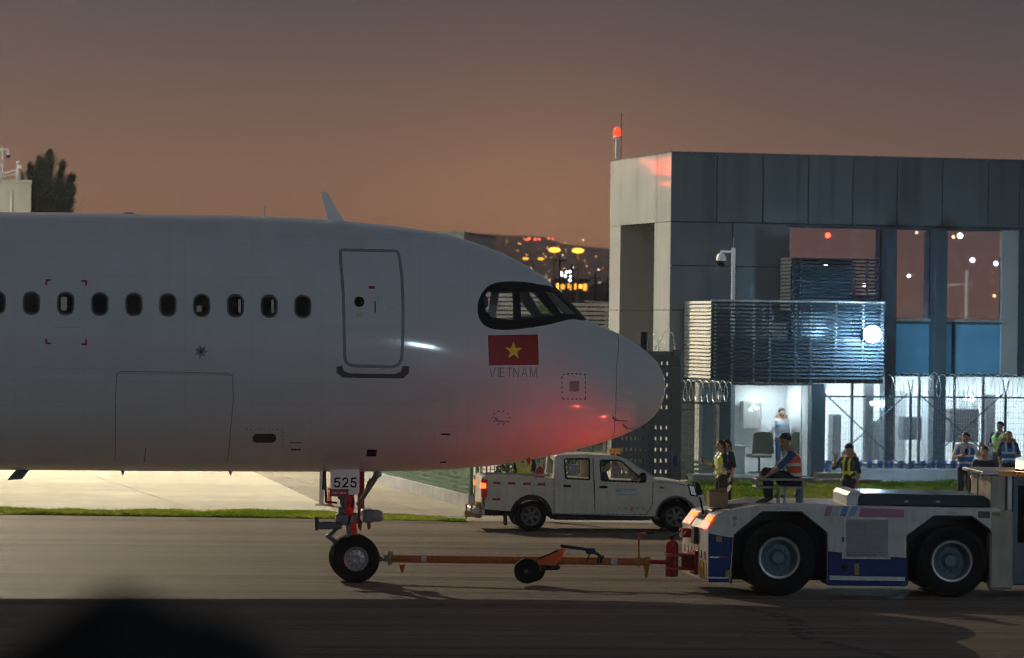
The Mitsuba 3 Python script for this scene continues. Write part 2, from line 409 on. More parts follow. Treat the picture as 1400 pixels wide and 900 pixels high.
put(plane, 'fuselage', cat_(on_skin(near_side, 0.0), on_skin(far_side, 0.0, True)), 'm_fuselage', True)
cap = skin(np.full(72, U0), np.linspace(-PI, PI, 72, endpoint=False))
put(plane, 'bulkhead', hull(np.vstack([cap, cap + [0.05, 0, 0]])), 'm_grey')
g = ut_poly(mask).difference(shapely.unary_union(holes_ut))
put(plane, 'windscreen_surround', cat_(on_skin(g, .006, rim=.01), on_skin(g, .006, True, rim=.01)), 'm_black', False)
for h in holes_ut:
    for far in (False, True):
        put(plane, 'cockpit_pane', on_skin(h.buffer(.004), -.012, far), 'm_glass', True)
# cockpit inside: floor, glareshield, seats
u_c = uz(690, 420)[0]
fl = [(u_c - 1.2, -1.3), (u_c + 1.3, -.8), (u_c + 1.3, .8), (u_c - 1.2, 1.3)]
zs = uz(690, 446)[1]
put(plane, 'cockpit_floor', slab(fl, zs - .55, zs - .5), 'm_dark')
put(plane, 'cockpit_wall', box(u_c - 1.15, u_c - 1.1, -1.5, 1.5, zs - .5, zs + .75), 'm_dark')
put(plane, 'glareshield', hull([(u_c + .95, s * .95, zs + .02) for s in (-1, 1)] + [(u_c + .95, s * .95, zs - .5) for s in (-1, 1)] + [(u_c + 1.45, s * .5, zs - .02) for s in (-1, 1)] + [(u_c + 1.45, s * .5, zs - .4) for s in (-1, 1)]), 'm_dark')
mat('m_seat', (0.02, 0.03, 0.10), 0.7)
for sy in (-.52, .52):
    st = put(plane, 'pilot_seat', hull(np.vstack([box(u_c - .28, u_c - .12, sy - .24, sy + .24, zs - .4, zs + .22, .05).vertices])), 'm_seat')
    put(st, 'headrest', box(u_c - .27, u_c - .15, sy - .13, sy + .13, zs + .27, zs + .48, .04), 'm_seat')
# cabin windows: frame, pane and a lowered shade behind some
lit = {8: (.0, .5), 4: (-.4, .2), 1: (.35, .55), 2: (.3, .25)}
for k, c in enumerate(wins):
    fr = ut_poly(win_poly(c, .018)).difference(ut_poly(win_poly(c, -.012)))
    w = put(plane, 'cabin_window', on_skin(fr, .004, rim=.03), 'm_darkgrey', False)
    put(w, 'pane', on_skin(ut_poly(win_poly(c, .004)), -.022), 'm_pane_dark', True)
    if k in (7, 3, 1, 2):
        o = {7: (-.075, .02), 3: (-.08, .0), 1: (.035, .075), 2: (.045, .08)}[k]
        put(w, 'window_shade', on_skin(ut_poly(rounded(c[0] + o[0], c[0] + o[1], c[1] - .1, c[1] + (.11 if k != 3 else -.0), .02)), -.016), 'm_shade', True)
# forward door
dpx = [(463, 340), (545, 341.5), (548, 352), (551.5, 380), (553, 420), (552.5, 470), (551, 492), (546, 501), (536, 504), (482, 502.5), (473, 499), (469, 490), (468, 440), (467, 400), (463.5, 360)]
door = Polygon([uz(*p) for p in dpx]).buffer(-.06).buffer(.06)
inner = door.buffer(-.055)
d_ = put(plane, 'cabin_door', on_skin(ut_poly(inner), .007, rim=.008), 'm_fuselage', True)
mat('m_doorline', (0.22, 0.25, 0.26), 0.5)
put(plane, 'door_outline', on_skin(ut_poly(door).difference(ut_poly(inner.buffer(.006))), .003), 'm_doorline', True)
c = uz(491, 413); put(d_, 'door_porthole', on_skin(ut_poly(Point(c).buffer(.08)), .010), 'm_pane_dark', True)
def mark(parent, name, px0, py0, px1, py1, b, off=.011):
    a, c = uz(px0, py0), uz(px1, py1)
    return put(parent, name, on_skin(ut_poly(sbox(min(a[0], c[0]), min(a[1], c[1]), max(a[0], c[0]), max(a[1], c[1]))), off), b, True)
mark(d_, 'door_handle', 511.5, 412, 514, 428, 'm_darkgrey')
mark(d_, 'warning_plate', 504, 391.5, 512.5, 395.5, 'm_darkred')
mark(d_, 'warning_plate', 487, 429, 496, 434, 'm_shade')
for x0, y0, x1, y1 in [(529, 419, 540, 420.2), (529, 422, 543, 423.2), (529, 425, 537, 426.2), (515, 406, 521, 407), (517, 407, 518, 414), (521, 407, 522, 412)]:
    mark(d_, 'warning_line', x0, y0, x1, y1, 'm_faint')
sill = [(460, 501.5), (468, 500), (470, 507), (478, 510.5), (540, 511.5), (548, 508), (551, 500), (560, 501.5), (559, 510), (551, 517.5), (468, 516.5), (460, 509)]
put(plane, 'door_scuff_plate', on_skin(ut_poly(px_poly(sill)), .005, rim=.006), 'm_darkgrey', True)
# cargo door and other panel lines
def line(name, pts, w=.012, b='m_seam', off=.0025): put(plane, name, skin_strip([uz(*p) for p in pts], w, off), b, True)
line('cargo_door_seam', [(157, 630), (158, 540), (160, 512), (164, 508), (240, 509), (312, 510.5), (318, 514), (319, 545), (315, 590), (311, 630)], .014)
line('cargo_door_seam', [(161, 510.5), (318, 512.5)], .03, 'm_faint')
line('cargo_door_seam', [(199, 612), (197, 632)], .02)
line('radome_seam', [(844, 458), (843, 500), (842, 540), (840, 580), (838, 598)], .014)
for pts in ([(0, 548), (120, 549), (157, 549.5)], [(320, 552), (420, 553), (560, 551), (620, 546)], [(594, 588), (594, 630)], [(625, 586), (622, 628)], [(425, 568), (425, 640)], [(337, 566), (337, 612)],
            [(596, 584), (640, 582)], [(556, 329), (470, 326), (380, 322)], [(232, 300), (230, 400)], [(160, 505), (40, 503)]):
    line('panel_seam', pts, .006, 'm_faint', .002)
for zl in (uz(0, 330)[1], uz(0, 375)[1], uz(0, 520)[1], uz(0, 600)[1]):
    put(plane, 'lap_joint', skin_strip([(u, zl) for u in np.linspace(-11, uz(455 if zl > 3 else 330, 400)[0], 24)], .007, .002), 'm_lap', True)
for px in (20, 116, 252, 345, 440, 575, 640):
    put(plane, 'frame_joint', skin_strip([uz(px, y) for y in np.linspace(318 if px < 500 else 345, 625, 26)], .007, .002), 'm_lap', True)
# escape slide corner marks, ports, probes
for (x, y, sx, sy) in ((62, 382, 1, 1), (119, 383, -1, 1), (62, 471, 1, -1), (119, 472, -1, -1)):
    put(plane, 'corner_mark', on_skin(ut_poly(px_poly([(x, y), (x + 8 * sx, y), (x + 8 * sx, y + 2.4 * sy), (x + 2.6 * sx, y + 3 * sy), (x + 2.6 * sx, y + 8 * sy), (x, y + 8 * sy)])), .003), 'm_darkred', True)
mark(plane, 'stencil', 73, 447, 107, 448.6, 'm_faint', .003)
c = uz(275, 481)
put(plane, 'static_port', on_skin(ut_poly(Polygon([(c[0] + (.105 if k % 2 == 0 else .06) * math.cos(k * PI / 7), c[1] + (.105 if k % 2 == 0 else .06) * math.sin(k * PI / 7)) for k in range(14)])), .003), 'm_seam', True)
put(plane, 'static_port', on_skin(ut_poly(Point(c).buffer(.032)), .006), 'm_dark', True)
o0, o1 = uz(346, 593), uz(377, 605.5)
put(plane, 'outflow_valve', on_skin(ut_poly(rounded(o0[0], o1[0], min(o0[1], o1[1]), max(o0[1], o1[1]), .07)), .005, rim=.006), 'm_dark', True)
for k in range(9): mark(plane, 'rivet_mark', 336 + k * 6, 586 + (k % 2) * .6, 338.5 + k * 6, 587.4 + (k % 2) * .6, 'm_seam', .003)
for k in range(5): mark(plane, 'rivet_mark', 386, 590 + k * 5, 387.5, 592 + k * 5, 'm_seam', .003)
mark(plane, 'drain_slot', 398, 613.5, 411, 616, 'm_dark', .003)
mark(plane, 'vent_slot', 395, 604, 412, 606, 'm_seam', .003)
mark(plane, 'vent_slot', 603, 592.5, 616, 595, 'm_dark', .003)
mark(plane, 'vent_slot', 602, 631, 610, 633, 'm_dark', .003)
mark(plane, 'avionics_vent', 502, 614.5, 514, 624, 'm_black', .004)
mark(plane, 'vent_plate', 778.5, 521, 791.5, 535.5, 'm_seam', .004)
for a in np.linspace(0, 1, 6):
    mark(plane, 'rivet_mark', 769 + 29 * a, 511.5 - 1.5 * math.sin(a * 3), 772 + 29 * a, 513.4 - 1.5 * math.sin(a * 3), 'm_darkgrey', .003)
    mark(plane, 'rivet_mark', 769 + 29 * a, 545, 772 + 29 * a, 546.5, 'm_darkgrey', .003)
for a in np.linspace(0, 1, 5):
    mark(plane, 'rivet_mark', 767.5, 515 + 27 * a, 769, 518 + 27 * a, 'm_darkgrey', .003); mark(plane, 'rivet_mark', 799.5, 515 + 27 * a, 801, 518 + 27 * a, 'm_darkgrey', .003)
for k in range(10):
    a = k * PI / 5; x, y = 685 + 11.5 * math.cos(a), 571 + 9 * math.sin(a)
    mark(plane, 'rivet_mark', x - 1, y - .8, x + 1, y + .8, 'm_darkgrey', .003)
def probe(px, py, L, b='m_steel'):
    u, z = uz(px, py); t = float(u_t(np.array(u), np.array(z)))
    a, o, q = skin(u, t), skin(u, t, .07), skin(u, t, .085)
    put(plane, 'pitot_probe', cat_(cyl(a, o + [.03, 0, 0], .018, 8, .012), cyl(o + [0, 0, 0], q + [L, 0, -.01], .013, 8, .008)), b, True)
probe(678, 572, .2); probe(838, 571, .2, 'm_seam'); probe(852, 581, .16, 'm_seam')
# flag and the word under it
f_px = [(666.8, 458.5), (735, 457.5), (736.6, 499), (668.2, 500)]
fp = px_poly(f_px)
flag = put(plane, 'flag', on_skin(ut_poly(fp), .003), 'm_darkred', True, label='red flag with a yellow five-pointed star')
sc_ = uz(702, 479); R = uz(702, 466)[1] - sc_[1]
put(flag, 'star', on_skin(ut_poly(Polygon([(sc_[0] + (R if k % 2 == 0 else R * .40) * math.sin(k * PI / 5), sc_[1] - .01 + (R if k % 2 == 0 else R * .40) * math.cos(k * PI / 5)) for k in range(10)])), .006), 'm_star', True)
w0, w1 = uz(668.5, 515.5), uz(737, 515.5); hh = uz(700, 502.5)[1] - w0[1]
for ch, f in zip('VIETNAM', (0, .155, .215, .345, .475, .64, .81)):
    g = label_text(ch, hh, .001, False)
    g.apply_scale([0.80, 1, 1]); V = np.array(g.vertices)
    V[:, 0] -= V[:, 0].min(); V[:, 0] += w0[0] + f * (w1[0] - w0[0])
    z = V[:, 2] + w0[1]; t = u_t(V[:, 0], z)
    put(plane, 'letter', trimesh.Trimesh(skin(V[:, 0], t, .002 - V[:, 1]), g.faces, process=False), 'm_print')
# aerials
def fin(base_px, pts, th, b, z_off=0.0):
    P = [face(AF, *p) for p in pts]
    return prism(P, -th / 2, th / 2), b
m_, b_ = fin(None, [(449, 300.5), (439, 264), (441, 261.5), (447.5, 264.5), (470, 302)], .03, 'm_plate'); put(plane, 'blade_antenna', m_, 'm_plate')
m_, b_ = fin(None, [(24, 640), (42, 640), (30, 655.5), (10, 656.5)], .03, 'm_darkgrey'); put(plane, 'blade_antenna', m_, 'm_darkgrey')
u, z = uz(723, 627); put(plane, 'drain_mast', hull(np.vstack([skin(u + a, float(u_t(np.array(u), np.array(z))), o) for a, o in ((-.04, -.02), (.04, -.02), (-.03, .09), (.0, .09))] + [skin(u + a, float(u_t(np.array(u), np.array(z))) + .02, o) for a, o in ((-.04, -.02), (.04, -.02), (-.03, .09))])), 'm_darkred')
for x, y in ((168, 644), (315, 644.5)):
    m_, b_ = fin(None, [(x - 3, y - 2), (x + 3, y - 2), (x + 1.5, y + 3), (x, y + 6), (x - 1.5, y + 3)], .03, 'm_darkgrey'); put(plane, 'drain_mast', m_, 'm_darkgrey')
u, z = face(AF, 362, 297); put(plane, 'whip_antenna', cyl((u, 0, z - .05), (u, 0, z + .17), .012, 6), 'm_plate')
u, z = face(AF, 176, 293); put(plane, 'roof_fairing', ball((u, 0, z - .02), .1, 2, (1.2, .6, .5)), 'm_grey', True)

# ------------------------------------------------------------------ nose gear
gear = plane + '__nose_gear'
FR[gear] = AF
zb0 = float(sec(np.array(0.0))[1])
top_ = np.array([-.24, 0, zb0 + .1]); hub_ = np.array([0, 0, .385])
ax = (hub_ - top_) / np.linalg.norm(hub_ - top_)
mid = top_ + ax * .62 * np.linalg.norm(hub_ - top_)
mat('m_gear', worn((0.20, 0.20, 0.21), .4, 5.0), 0.45, 0.2)
put(gear, 'strut', cat_(cyl(top_, mid, .095, 16), cyl(mid - ax * .1, mid, .125, 16), cyl(top_ + ax * .45, top_ + ax * .53, .12, 16), cyl(hub_ - [0, .30, 0], hub_ + [0, .30, 0], .06, 12)), 'm_gear', 30)
put(gear, 'piston', cyl(mid, hub_, .06, 14), 'm_steel', True)
put(gear, 'steering_collar', cat_(cyl(mid + [0, -.17, .06], mid + [0, .17, .06], .07, 12), box(mid[0] - .16, mid[0] + .14, -.14, .14, mid[2] - .02, mid[2] + .16, .03)), 'm_gear')
put(gear, 'torque_link', cat_(tube([mid + [-.1, 0, -.0], mid + [-.33, 0, -.22], hub_ + [-.09, 0, .09]], .035, 8), cyl(mid + [-.33, -.08, -.22], mid + [-.33, .08, -.22], .04, 10)), 'm_darkgrey')
put(gear, 'towing_lever', cat_(box(-.62, -.22, -.20, -.08, mid[2] - .1, mid[2] + .02, .02), cyl((-.62, -.14, mid[2] - .12), (-.62, -.14, mid[2] + .1), .03, 8)), 'm_darkgrey')
p = face(AF, 516, 648); q = face(AF, 489, 691)
put(gear, 'drag_brace', cat_(tube([(p[0], -.15, p[1]), (q[0], -.06, q[1])], .034, 8), tube([(p[0], .15, p[1]), (q[0], .06, q[1])], .034, 8), cyl((p[0], -.2, p[1]), (p[0], .2, p[1]), .05, 10), cyl((p[0] - .1, -.16, p[1] - .08), (p[0] - .16, -.16, p[1] - .22), .05, 10)), 'm_gear', 30)
q = face(AF, 503, 705)
lamps = put(gear, 'lamp_bracket', box(q[0] - .1, q[0] + .08, -.25, .25, q[1] - .1, q[1] + .10, .02), 'm_gear')
for sy in (-.19, .19):
    put(lamps, 'taxi_lamp', cat_(lathe([(0, 0), (.075, .0), (.09, .06), (.085, .16), (0, .15)], 'x', 18).apply_translation((q[0] + .05, sy, q[1]))), 'm_grey', 30)
q = face(AF, 468, 700)
put(gear, 'actuator', cat_(cyl((q[0] - .08, -.2, q[1] + .02), (q[0] + .1, -.2, q[1] + .02), .075, 12), cyl((q[0], -.22, q[1] - .2), (q[0] + .02, -.18, q[1] + .22), .05, 10), box(q[0] - .12, q[0] + .08, -.26, -.1, q[1] - .16, q[1] - .02, .02)), 'm_gear', 30)
put(gear, 'hydraulic_hose', cat_(*[wire(np.array([top_ + [.08, -.12, -.3], top_ + [.2, -.2 - .03 * k, -.55], top_ + [.12, -.16, -.85 - .05 * k], mid + [.03, -.14, .1]]), .012) for k in range(3)]), 'm_black')
# red ribbon and lamp
p = [face(AF, x, y, -.14) for x, y in ((476, 676), (484, 676), (485, 690), (483, 703), (486, 712), (490, 740), (483, 741), (480, 712), (478, 700), (476, 690))]
put(gear, 'ribbon', prism(p, -.16, -.15), 'm_ribbon', label='bright red warning ribbon hanging on the strut')
q = face(AF, 476, 698, -.22); put(gear, 'red_lamp', ball((q[0], -.24, q[1]), .075, 2, (1, .6, 1)), 'm_ribbon', True)
# doors: the white plate with the number, the other leaf edge-on
pl = [face(AF, x, y, -.42) for x, y in ((452, 640), (491.5, 641), (491, 675.5), (477.5, 677), (451.5, 676))]
dr_ = put(gear, 'gear_door', prism(Polygon(pl).buffer(-.03).buffer(.03), -.44, -.415), 'm_plate', label='white gear door plate numbered 525')
mat('m_gearbay', (0.02, 0.02, 0.022), 0.7)
n0 = face(AF, 456.5, 666.3, -.44); n1 = face(AF, 488, 653.5, -.44)
g = label_text('525', n1[1] - n0[1], .004, True); V = np.array(g.vertices); k = (n1[0] - n0[0]) / (V[:, 0].max() - V[:, 0].min()); V[:, 0] = (V[:, 0] - V[:, 0].min()) * k
put(dr_, 'number', trimesh.Trimesh(V + [n0[0], -.4415, n0[1]], g.faces, process=False), 'm_black')
a, b = face(AF, 451, 679, -.446), face(AF, 476.5, 669, -.446)
rp = put(dr_, 'red_tag', box(a[0], b[0], -.45, -.4445, a[1], b[1]), 'm_darkred')
for x0, x1 in ((.16, .42), (.52, .86)):
    put(rp, 'tag_line', cat_(*[box(a[0] + (b[0] - a[0]) * s, a[0] + (b[0] - a[0]) * (s + .05), -.4525, -.4503, a[1] + (b[1] - a[1]) * .38, a[1] + (b[1] - a[1]) * .64) for s in np.arange(x0, x1, .075)]), 'm_faint')
pl = [face(AF, x, y, .42) for x, y in ((489, 642), (498, 644), (498, 700), (493, 727), (489, 720))]
put(gear, 'gear_door', prism(pl, .40, .43), 'm_darkred', label='dark red forward edge of the far gear door')
pl = [face(AF, x, y, .0) for x, y in ((502, 712), (507, 709), (507, 720), (504, 725))]
pl = [face(AF, x, y, -.2) for x, y in ((499, 703), (505, 702), (507, 722), (503, 725))]
put(gear, 'tow_flag', prism(pl, -.21, -.19), 'm_darkred')
put(gear, 'wheel_bay', box(-1.05, .45, -.39, .39, zb0 + .05, zb0 + .07), 'm_gearbay')
pl = [face(AF, x, y, -.30) for x, y in ((444, 642), (452, 642), (451, 668), (446, 676))]
put(gear, 'door_link', cat_(tube([(pl[0][0], -.3, pl[0][1]), (pl[3][0], -.3, pl[3][1] - .12), (pl[3][0] + .18, -.2, pl[3][1] - .14)], .02, 6), tube([(pl[1][0] - .05, .2, pl[0][1]), (pl[3][0], .2, pl[3][1] + .05)], .03, 6)), 'm_dark')
def aircraft_wheel(y, s):
    w = put(gear, 'wheel', lathe([(0.0, -.055), (.06, -.075), (.075, -.05), (.14, -.035), (.165, -.07), (.19, -.085), (.205, -.075), (.205, .08), (0, .08)], 'y', 36).apply_scale([1, s, 1]).apply_translation((0, y, .385)), 'm_alloy', 30)
    put(w, 'tyre', lathe([(.20, -.085), (.25, -.108), (.32, -.112), (.362, -.092), (.383, -.04), (.385, 0), (.383, .04), (.362, .092), (.32, .112), (.25, .108), (.20, .085)], 'y', 48).apply_translation((0, y, .385)), 'm_rubber', 40)
    for k in range(9):
        a = k * 2 * PI / 9
        put(w, 'rim_bolt', cyl((.115 * math.cos(a), y - .05 * s, .385 + .115 * math.sin(a)), (.115 * math.cos(a), y - .034 * s, .385 + .115 * math.sin(a)), .016, 6), 'm_darkgrey')
aircraft_wheel(-.25, 1); aircraft_wheel(.25, -1)
# ------------------------------------------------------------------ ground
_a, _b = on_ground(1015, 832)[:2], on_ground(1190, 893)[:2]
TRK = (_a, _b, (_b - _a) / np.linalg.norm(_b - _a))
def apron_fn(p, n, uv):
    c, s = math.cos(math.radians(4)), math.sin(math.radians(4))
    x, y = p.x * c + p.y * s, p.y * c - p.x * s
    k = FB(x * .05, y * 1.1, 3.0, 4)                    # long drag marks along the lane
    k2 = FB(x * .012, y * 3.6, 9.0, 3)
    f = FB(p.x * 7, p.y * 7, 1.0, 3)
    tyre = SS(.60, .78, N(x * .03, y * 1.7, 5.0)) * SS(.35, .6, N(x * .06, y * .4, 8.0))
    spots = SS(.70, .85, FB(p.x * .5, p.y * .9, 2.0, 4))
    v = .36 + .62 * k + .58 * k2 + .20 * f - .34 * tyre - .14 * spots
    joint = SS(.035, .012, dr.abs(y - 56.4)) + SS(.035, .012, dr.abs(y - 62.9)) + SS(.035, .012, dr.abs(y - 49.9)) + SS(.035, .012, dr.abs(y - 69.4))
    v = v * (1 - .55 * joint)
    q = (p.x - TRK[0][0]) * TRK[2][1] - (p.y - TRK[0][1]) * TRK[2][0]; w = (p.x - TRK[0][0]) * TRK[2][0] + (p.y - TRK[0][1]) * TRK[2][1]
    q = q + .25 * dr.sin(w * .9)
    v = v * (1 - .40 * SS(.20, .12, dr.abs(q)) * SS(.35, .6, N(w * 5, q * 9, 1.0)) * SS(-.5, .5, w))
    v = v * (.90 + .22 * FB(p.x * 28, p.y * 28, 4.0, 2))
    crack = dr.abs(FB(p.x * .35, p.y * .5, 6.0, 4) - .5)
    v = v * (1 - .30 * SS(.006, .002, crack))
    return mi.Color3f(.150, .114, .083) * dr.maximum(v, .1) * 1.15
mat('m_apron', mikit.proc(apron_fn), 0.6, spec=0.10)
mat('m_earth', mikit.proc(lambda p, n, uv: mi.Color3f(.06, .06, .05) * (.5 + FB(p.x * .3, p.y * .3, 0, 3))), 0.9)
def conc_fn(p, n, uv):
    k = FB(p.x * .22, p.y * .22, 1.0, 4); f = FB(p.x * 3, p.y * 3, 2.0, 3); s = FB(p.x * .05 + 7, p.y * .8, 3.0, 3)
    return mi.Color3f(.62, .575, .46) * (.52 + .55 * k + .18 * f + .22 * s)
mat('m_concrete', mikit.proc(conc_fn), 0.8)
mat('m_oldconcrete', mikit.proc(lambda p, n, uv: mi.Color3f(.34, .30, .24) * (.6 + .5 * FB(p.x * .25, p.y * .7, 1.0, 4) + .2 * FB(p.x * 4, p.y * 4, 1.0, 2))), 0.8)
mat('m_wallconc', mikit.proc(lambda p, n, uv: mi.Color3f(.40, .41, .42) * (.6 + .4 * FB(p.x * .9, p.y * .9, p.z * 3, 4) + .25 * FB(p.x * 5, p.y * 5, p.z * .7, 2))), 0.8)
def sheet(x0, x1, y0, y1, z): return trimesh.Trimesh([(x0, y0, z), (x1, y0, z), (x1, y1, z), (x0, y1, z)], [[0, 1, 2], [0, 2, 3]], process=False)
setting('ground', sheet(-2990, 2990, -690, 5190, -0.012), 'm_earth')
setting('taxiway', sheet(-120, 120, -70, 77.3, 0.0), 'm_apron')
setting('service_road', trimesh.Trimesh([(-2.2, 77.3, -.002), (60, 77.3, -.002), (60, 86.2, -.002), (-1.2, 84.5, -.002)], [[0, 1, 2], [0, 2, 3]], process=False), 'm_oldconcrete')
# bright concrete stand behind the grass, its slabs 5 m square with open joints
stand = setting('concrete_stand', sheet(-60, 1.0, 77.0, 150, -.008), 'm_seam')
SLY = math.radians(14)
edge = Polygon([(-60, 78.9), (0.5, 78.9), (-.9, 82.4), (-4.2, 98.5), (-9, 122), (-13, 149), (-60, 149)])
lane = Polygon([tuple(on_ground(*p)[:2]) for p in ((440, 690), (343, 644))])  if False else None
pA, pB = on_ground(438, 688)[:2], on_ground(343, 643.5)[:2]
d_ = (pB - pA) / np.linalg.norm(pB - pA)
cut_line = Polygon([tuple(pA - d_ * 8), tuple(pA + d_ * 80), tuple(pA + d_ * 80 + [60, 0]), tuple(pA - d_ * 8 + [60, 0])])
left_part, right_part = edge.difference(cut_line), edge.intersection(cut_line)
c, s = math.cos(SLY), math.sin(SLY)
nslab = 0
for i in range(-14, 14):
    for j in range(-4, 16):
        x0, y0 = i * 5.0, j * 5.0
        q = [(x0 + .015, y0 + .015), (x0 + 4.985, y0 + .015), (x0 + 4.985, y0 + 4.985), (x0 + .015, y0 + 4.985)]
        q = Polygon([(-12 + a * c - b * s, 80 + a * s + b * c) for a, b in q])
        for reg, m_ in ((left_part, 'm_concrete'), (right_part, 'm_oldconcrete')):
            g = q.intersection(reg)
            for g in getattr(g, 'geoms', [g]):
                if g.geom_type != 'Polygon' or g.area < .3: continue
                cx, cy = g.centroid.x, g.centroid.y
                pxc = 700 + cx / cy * 5000
                if pxc < -120 or pxc > 760 or cy > 125: continue
                put('concrete_stand', 'slab', slab(g.exterior.coords, -.006, .004 + .002 * RNG.random()), m_)
# grass verges
def blades(poly, n, h0, h1, seed, w=.012):
    r = np.random.default_rng(seed); g = Polygon(poly); x0, y0, x1, y1 = g.bounds
    P = r.uniform((x0, y0), (x1, y1), (int(n * 2.2), 2)); P = P[shapely.contains_xy(g, P[:, 0], P[:, 1])][:n]
    k = len(P)
    dens = meshkit.fbm(np.c_[P * .9, np.zeros(k)], 3, seed)
    keep = r.random(k) < np.clip((dens - .25) * 3.2, .12, 1); P, dens = P[keep], dens[keep]; k = len(P)
    h = r.uniform(h0, h1, k) * (.5 + 1.1 * dens); a = r.uniform(0, 2 * PI, k); lean = r.normal(0, .45, (k, 2)) * h[:, None]
    d = np.c_[np.cos(a), np.sin(a)] * w * r.uniform(.7, 1.5, k)[:, None]
    z = np.zeros(k)
    V = np.stack([np.c_[P - d, z], np.c_[P + d, z], np.c_[P + d * .6 + lean * .45, h * .6], np.c_[P - d * .6 + lean * .45, h * .6], np.c_[P + lean, h]], 1).reshape(-1, 3)
    i = np.arange(k)[:, None] * 5
    F = np.concatenate([i + [0, 1, 2], i + [0, 2, 3], i + [3, 2, 4]])
    return trimesh.Trimesh(V, F, process=False)
scene['m_grass'] = {'type': 'principledthin', 'roughness': .7, 'diff_trans': 1.0, 'base_color': mikit.proc(lambda p, n, uv: MIX((.17, .28, .02), (.34, .38, .05), SS(.35, .7, FB(p.x * .8, p.y * .8, 0, 3))) * (.7 + .6 * FB(p.x * 9, p.y * 9, 0, 2)))}
mat('m_soil', mikit.proc(lambda p, n, uv: MIX((.075, .10, .015), (.16, .13, .06), SS(.4, .75, FB(p.x * 1.1, p.y * 1.1, 3, 3)))), 0.9)
vg = [tuple(on_ground(*p)[:2]) for p in ((-200, 702), (0, 703.5), (200, 706), (400, 709), (600, 713), (640, 714.5), (600, 709), (520, 705), (440, 701.5), (200, 699.5), (0, 697.5), (-200, 695))]
setting('verge_soil', slab(Polygon(vg).buffer(0).exterior.coords, -.005, .012), 'm_soil')
setting('grass', blades(vg, 60000, .03, .09, 11), 'm_grass', kind='stuff', label='strip of short green grass between taxiway and bright concrete')
lawn = [(3.6, 85.6), (22, 88.6), (22, 99.8), (12, 98.2), (4.4, 96.3)]
setting('verge_soil', slab(lawn, -.005, .012), 'm_soil')
scene['m_lawn'] = {'type': 'principledthin', 'roughness': .7, 'diff_trans': 1.0, 'base_color': mikit.proc(lambda p, n, uv: MIX((.09, .15, .015), (.20, .21, .035), SS(.35, .7, FB(p.x * .8, p.y * .8, 0, 3))) * (.6 + .7 * FB(p.x * 9, p.y * 9, 0, 2)))}
setting('grass', blades(lawn, 90000, .05, .16, 12, .014), 'm_lawn', kind='stuff', label='lit green lawn in front of the glass building')
# ------------------------------------------------------------------ the glass and panel building
c0 = at(918, 208, 99.5)
BF = frame(c0[0], 99.5, 0.0, 14.0)
def bx(px, yl=0.0): return face(BF, px, 450, yl)[0]
def bz(py, px=918, yl=0.0): return face(BF, px, py, yl)[1]
def face_x(m, px, py, xl=0.0):
    im = np.linalg.inv(m); o, d = (im @ np.append(EYE, 1))[:3], im[:3, :3] @ ray(px, py)
    p = o + d * ((xl - o[0]) / d[0]); return float(p[1]), float(p[2])
def clad_fn(base, k=.25):
    def fn(p, n, uv):
        s = FB(p.x * 2.2, p.y * 2.2, p.z * .35, 3); f = FB(p.x * .5, p.y * .5, p.z * .5, 3)
        drip = SS(.62, .9, N(p.x * 5, p.y * 5, p.z * .25))
        return mi.Color3f(*base) * (1 + k * (s - .5) * 1.4 + k * (f - .5) - .25 * drip * SS(4, 9, p.z))
    return mikit.proc(fn)
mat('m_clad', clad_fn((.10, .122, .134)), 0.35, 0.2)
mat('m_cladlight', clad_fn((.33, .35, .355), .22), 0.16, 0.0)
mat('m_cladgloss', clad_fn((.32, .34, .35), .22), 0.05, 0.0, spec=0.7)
mat('m_column', clad_fn((.05, .075, .10)), 0.4, 0.2)
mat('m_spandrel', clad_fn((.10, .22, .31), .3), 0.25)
mat('m_interior', (0.74, 0.76, 0.76), 0.7)
mat('m_interiorgrey', (0.42, 0.45, 0.46), 0.6)
mat('m_floor', (0.38, 0.38, 0.36), 0.4)
mat('m_brownwall', mikit.proc(lambda p, n, uv: mi.Color3f(.20, .16, .12) * (.7 + .6 * FB(p.x * 1.5, p.y * 1.5, p.z * 4, 3))), 0.8)
scene['m_mirrorglass'] = {'type': 'conductor', 'material': 'none', 'specular_reflectance': {'type': 'rgb', 'value': [.58, .56, .64]}}
bld = thing('terminal_annex', 'dark grey panel building with pale left face, tall mirrored windows and louvred balcony', 'building', BF)
ZT, Z1, Z2, Z3 = bz(208.5), bz(303), bz(363), bz(424)
XG0, XEND = bx(1079), 17.5
ys834 = face_x(BF, 834, 300)[0]; ys848 = face_x(BF, 848.5, 300)[0]; ys895 = face_x(BF, 895, 300)[0]
J = .012
# the cladding panels of the front, each its own piece
xj = [0.0] + [bx(p) for p in (978, 1041, 1103, 1164, 1224.5, 1286.5, 1349, 1392)] + [bx(1392) + 1.35 * k for k in (1, 2, 3, 4)]
w_front = put(bld, 'wall', cat_(box(.06, XEND, .06, .30, Z1 - .1, ZT - .03), box(.06, XG0 - .02, .06, .30, 0, Z1 - .1)), 'm_dark')
for a, b in zip(xj[:-1], xj[1:]):
    put(w_front, 'panel', box(a + J, b - J, 0, .05, Z1 + J, ZT, .006), 'm_clad')
xl = [0.0, bx(1000), XG0]
for a, b in zip(xl[:-1], xl[1:]):
    for za, zb_ in ((Z2, Z1), (Z3, Z2), (bz(484), Z3), (bz(560), bz(484)), (0, bz(560))):
        put(w_front, 'panel', box(a + J, b - J, 0, .05, za + J, zb_ - J, .006), 'm_clad')
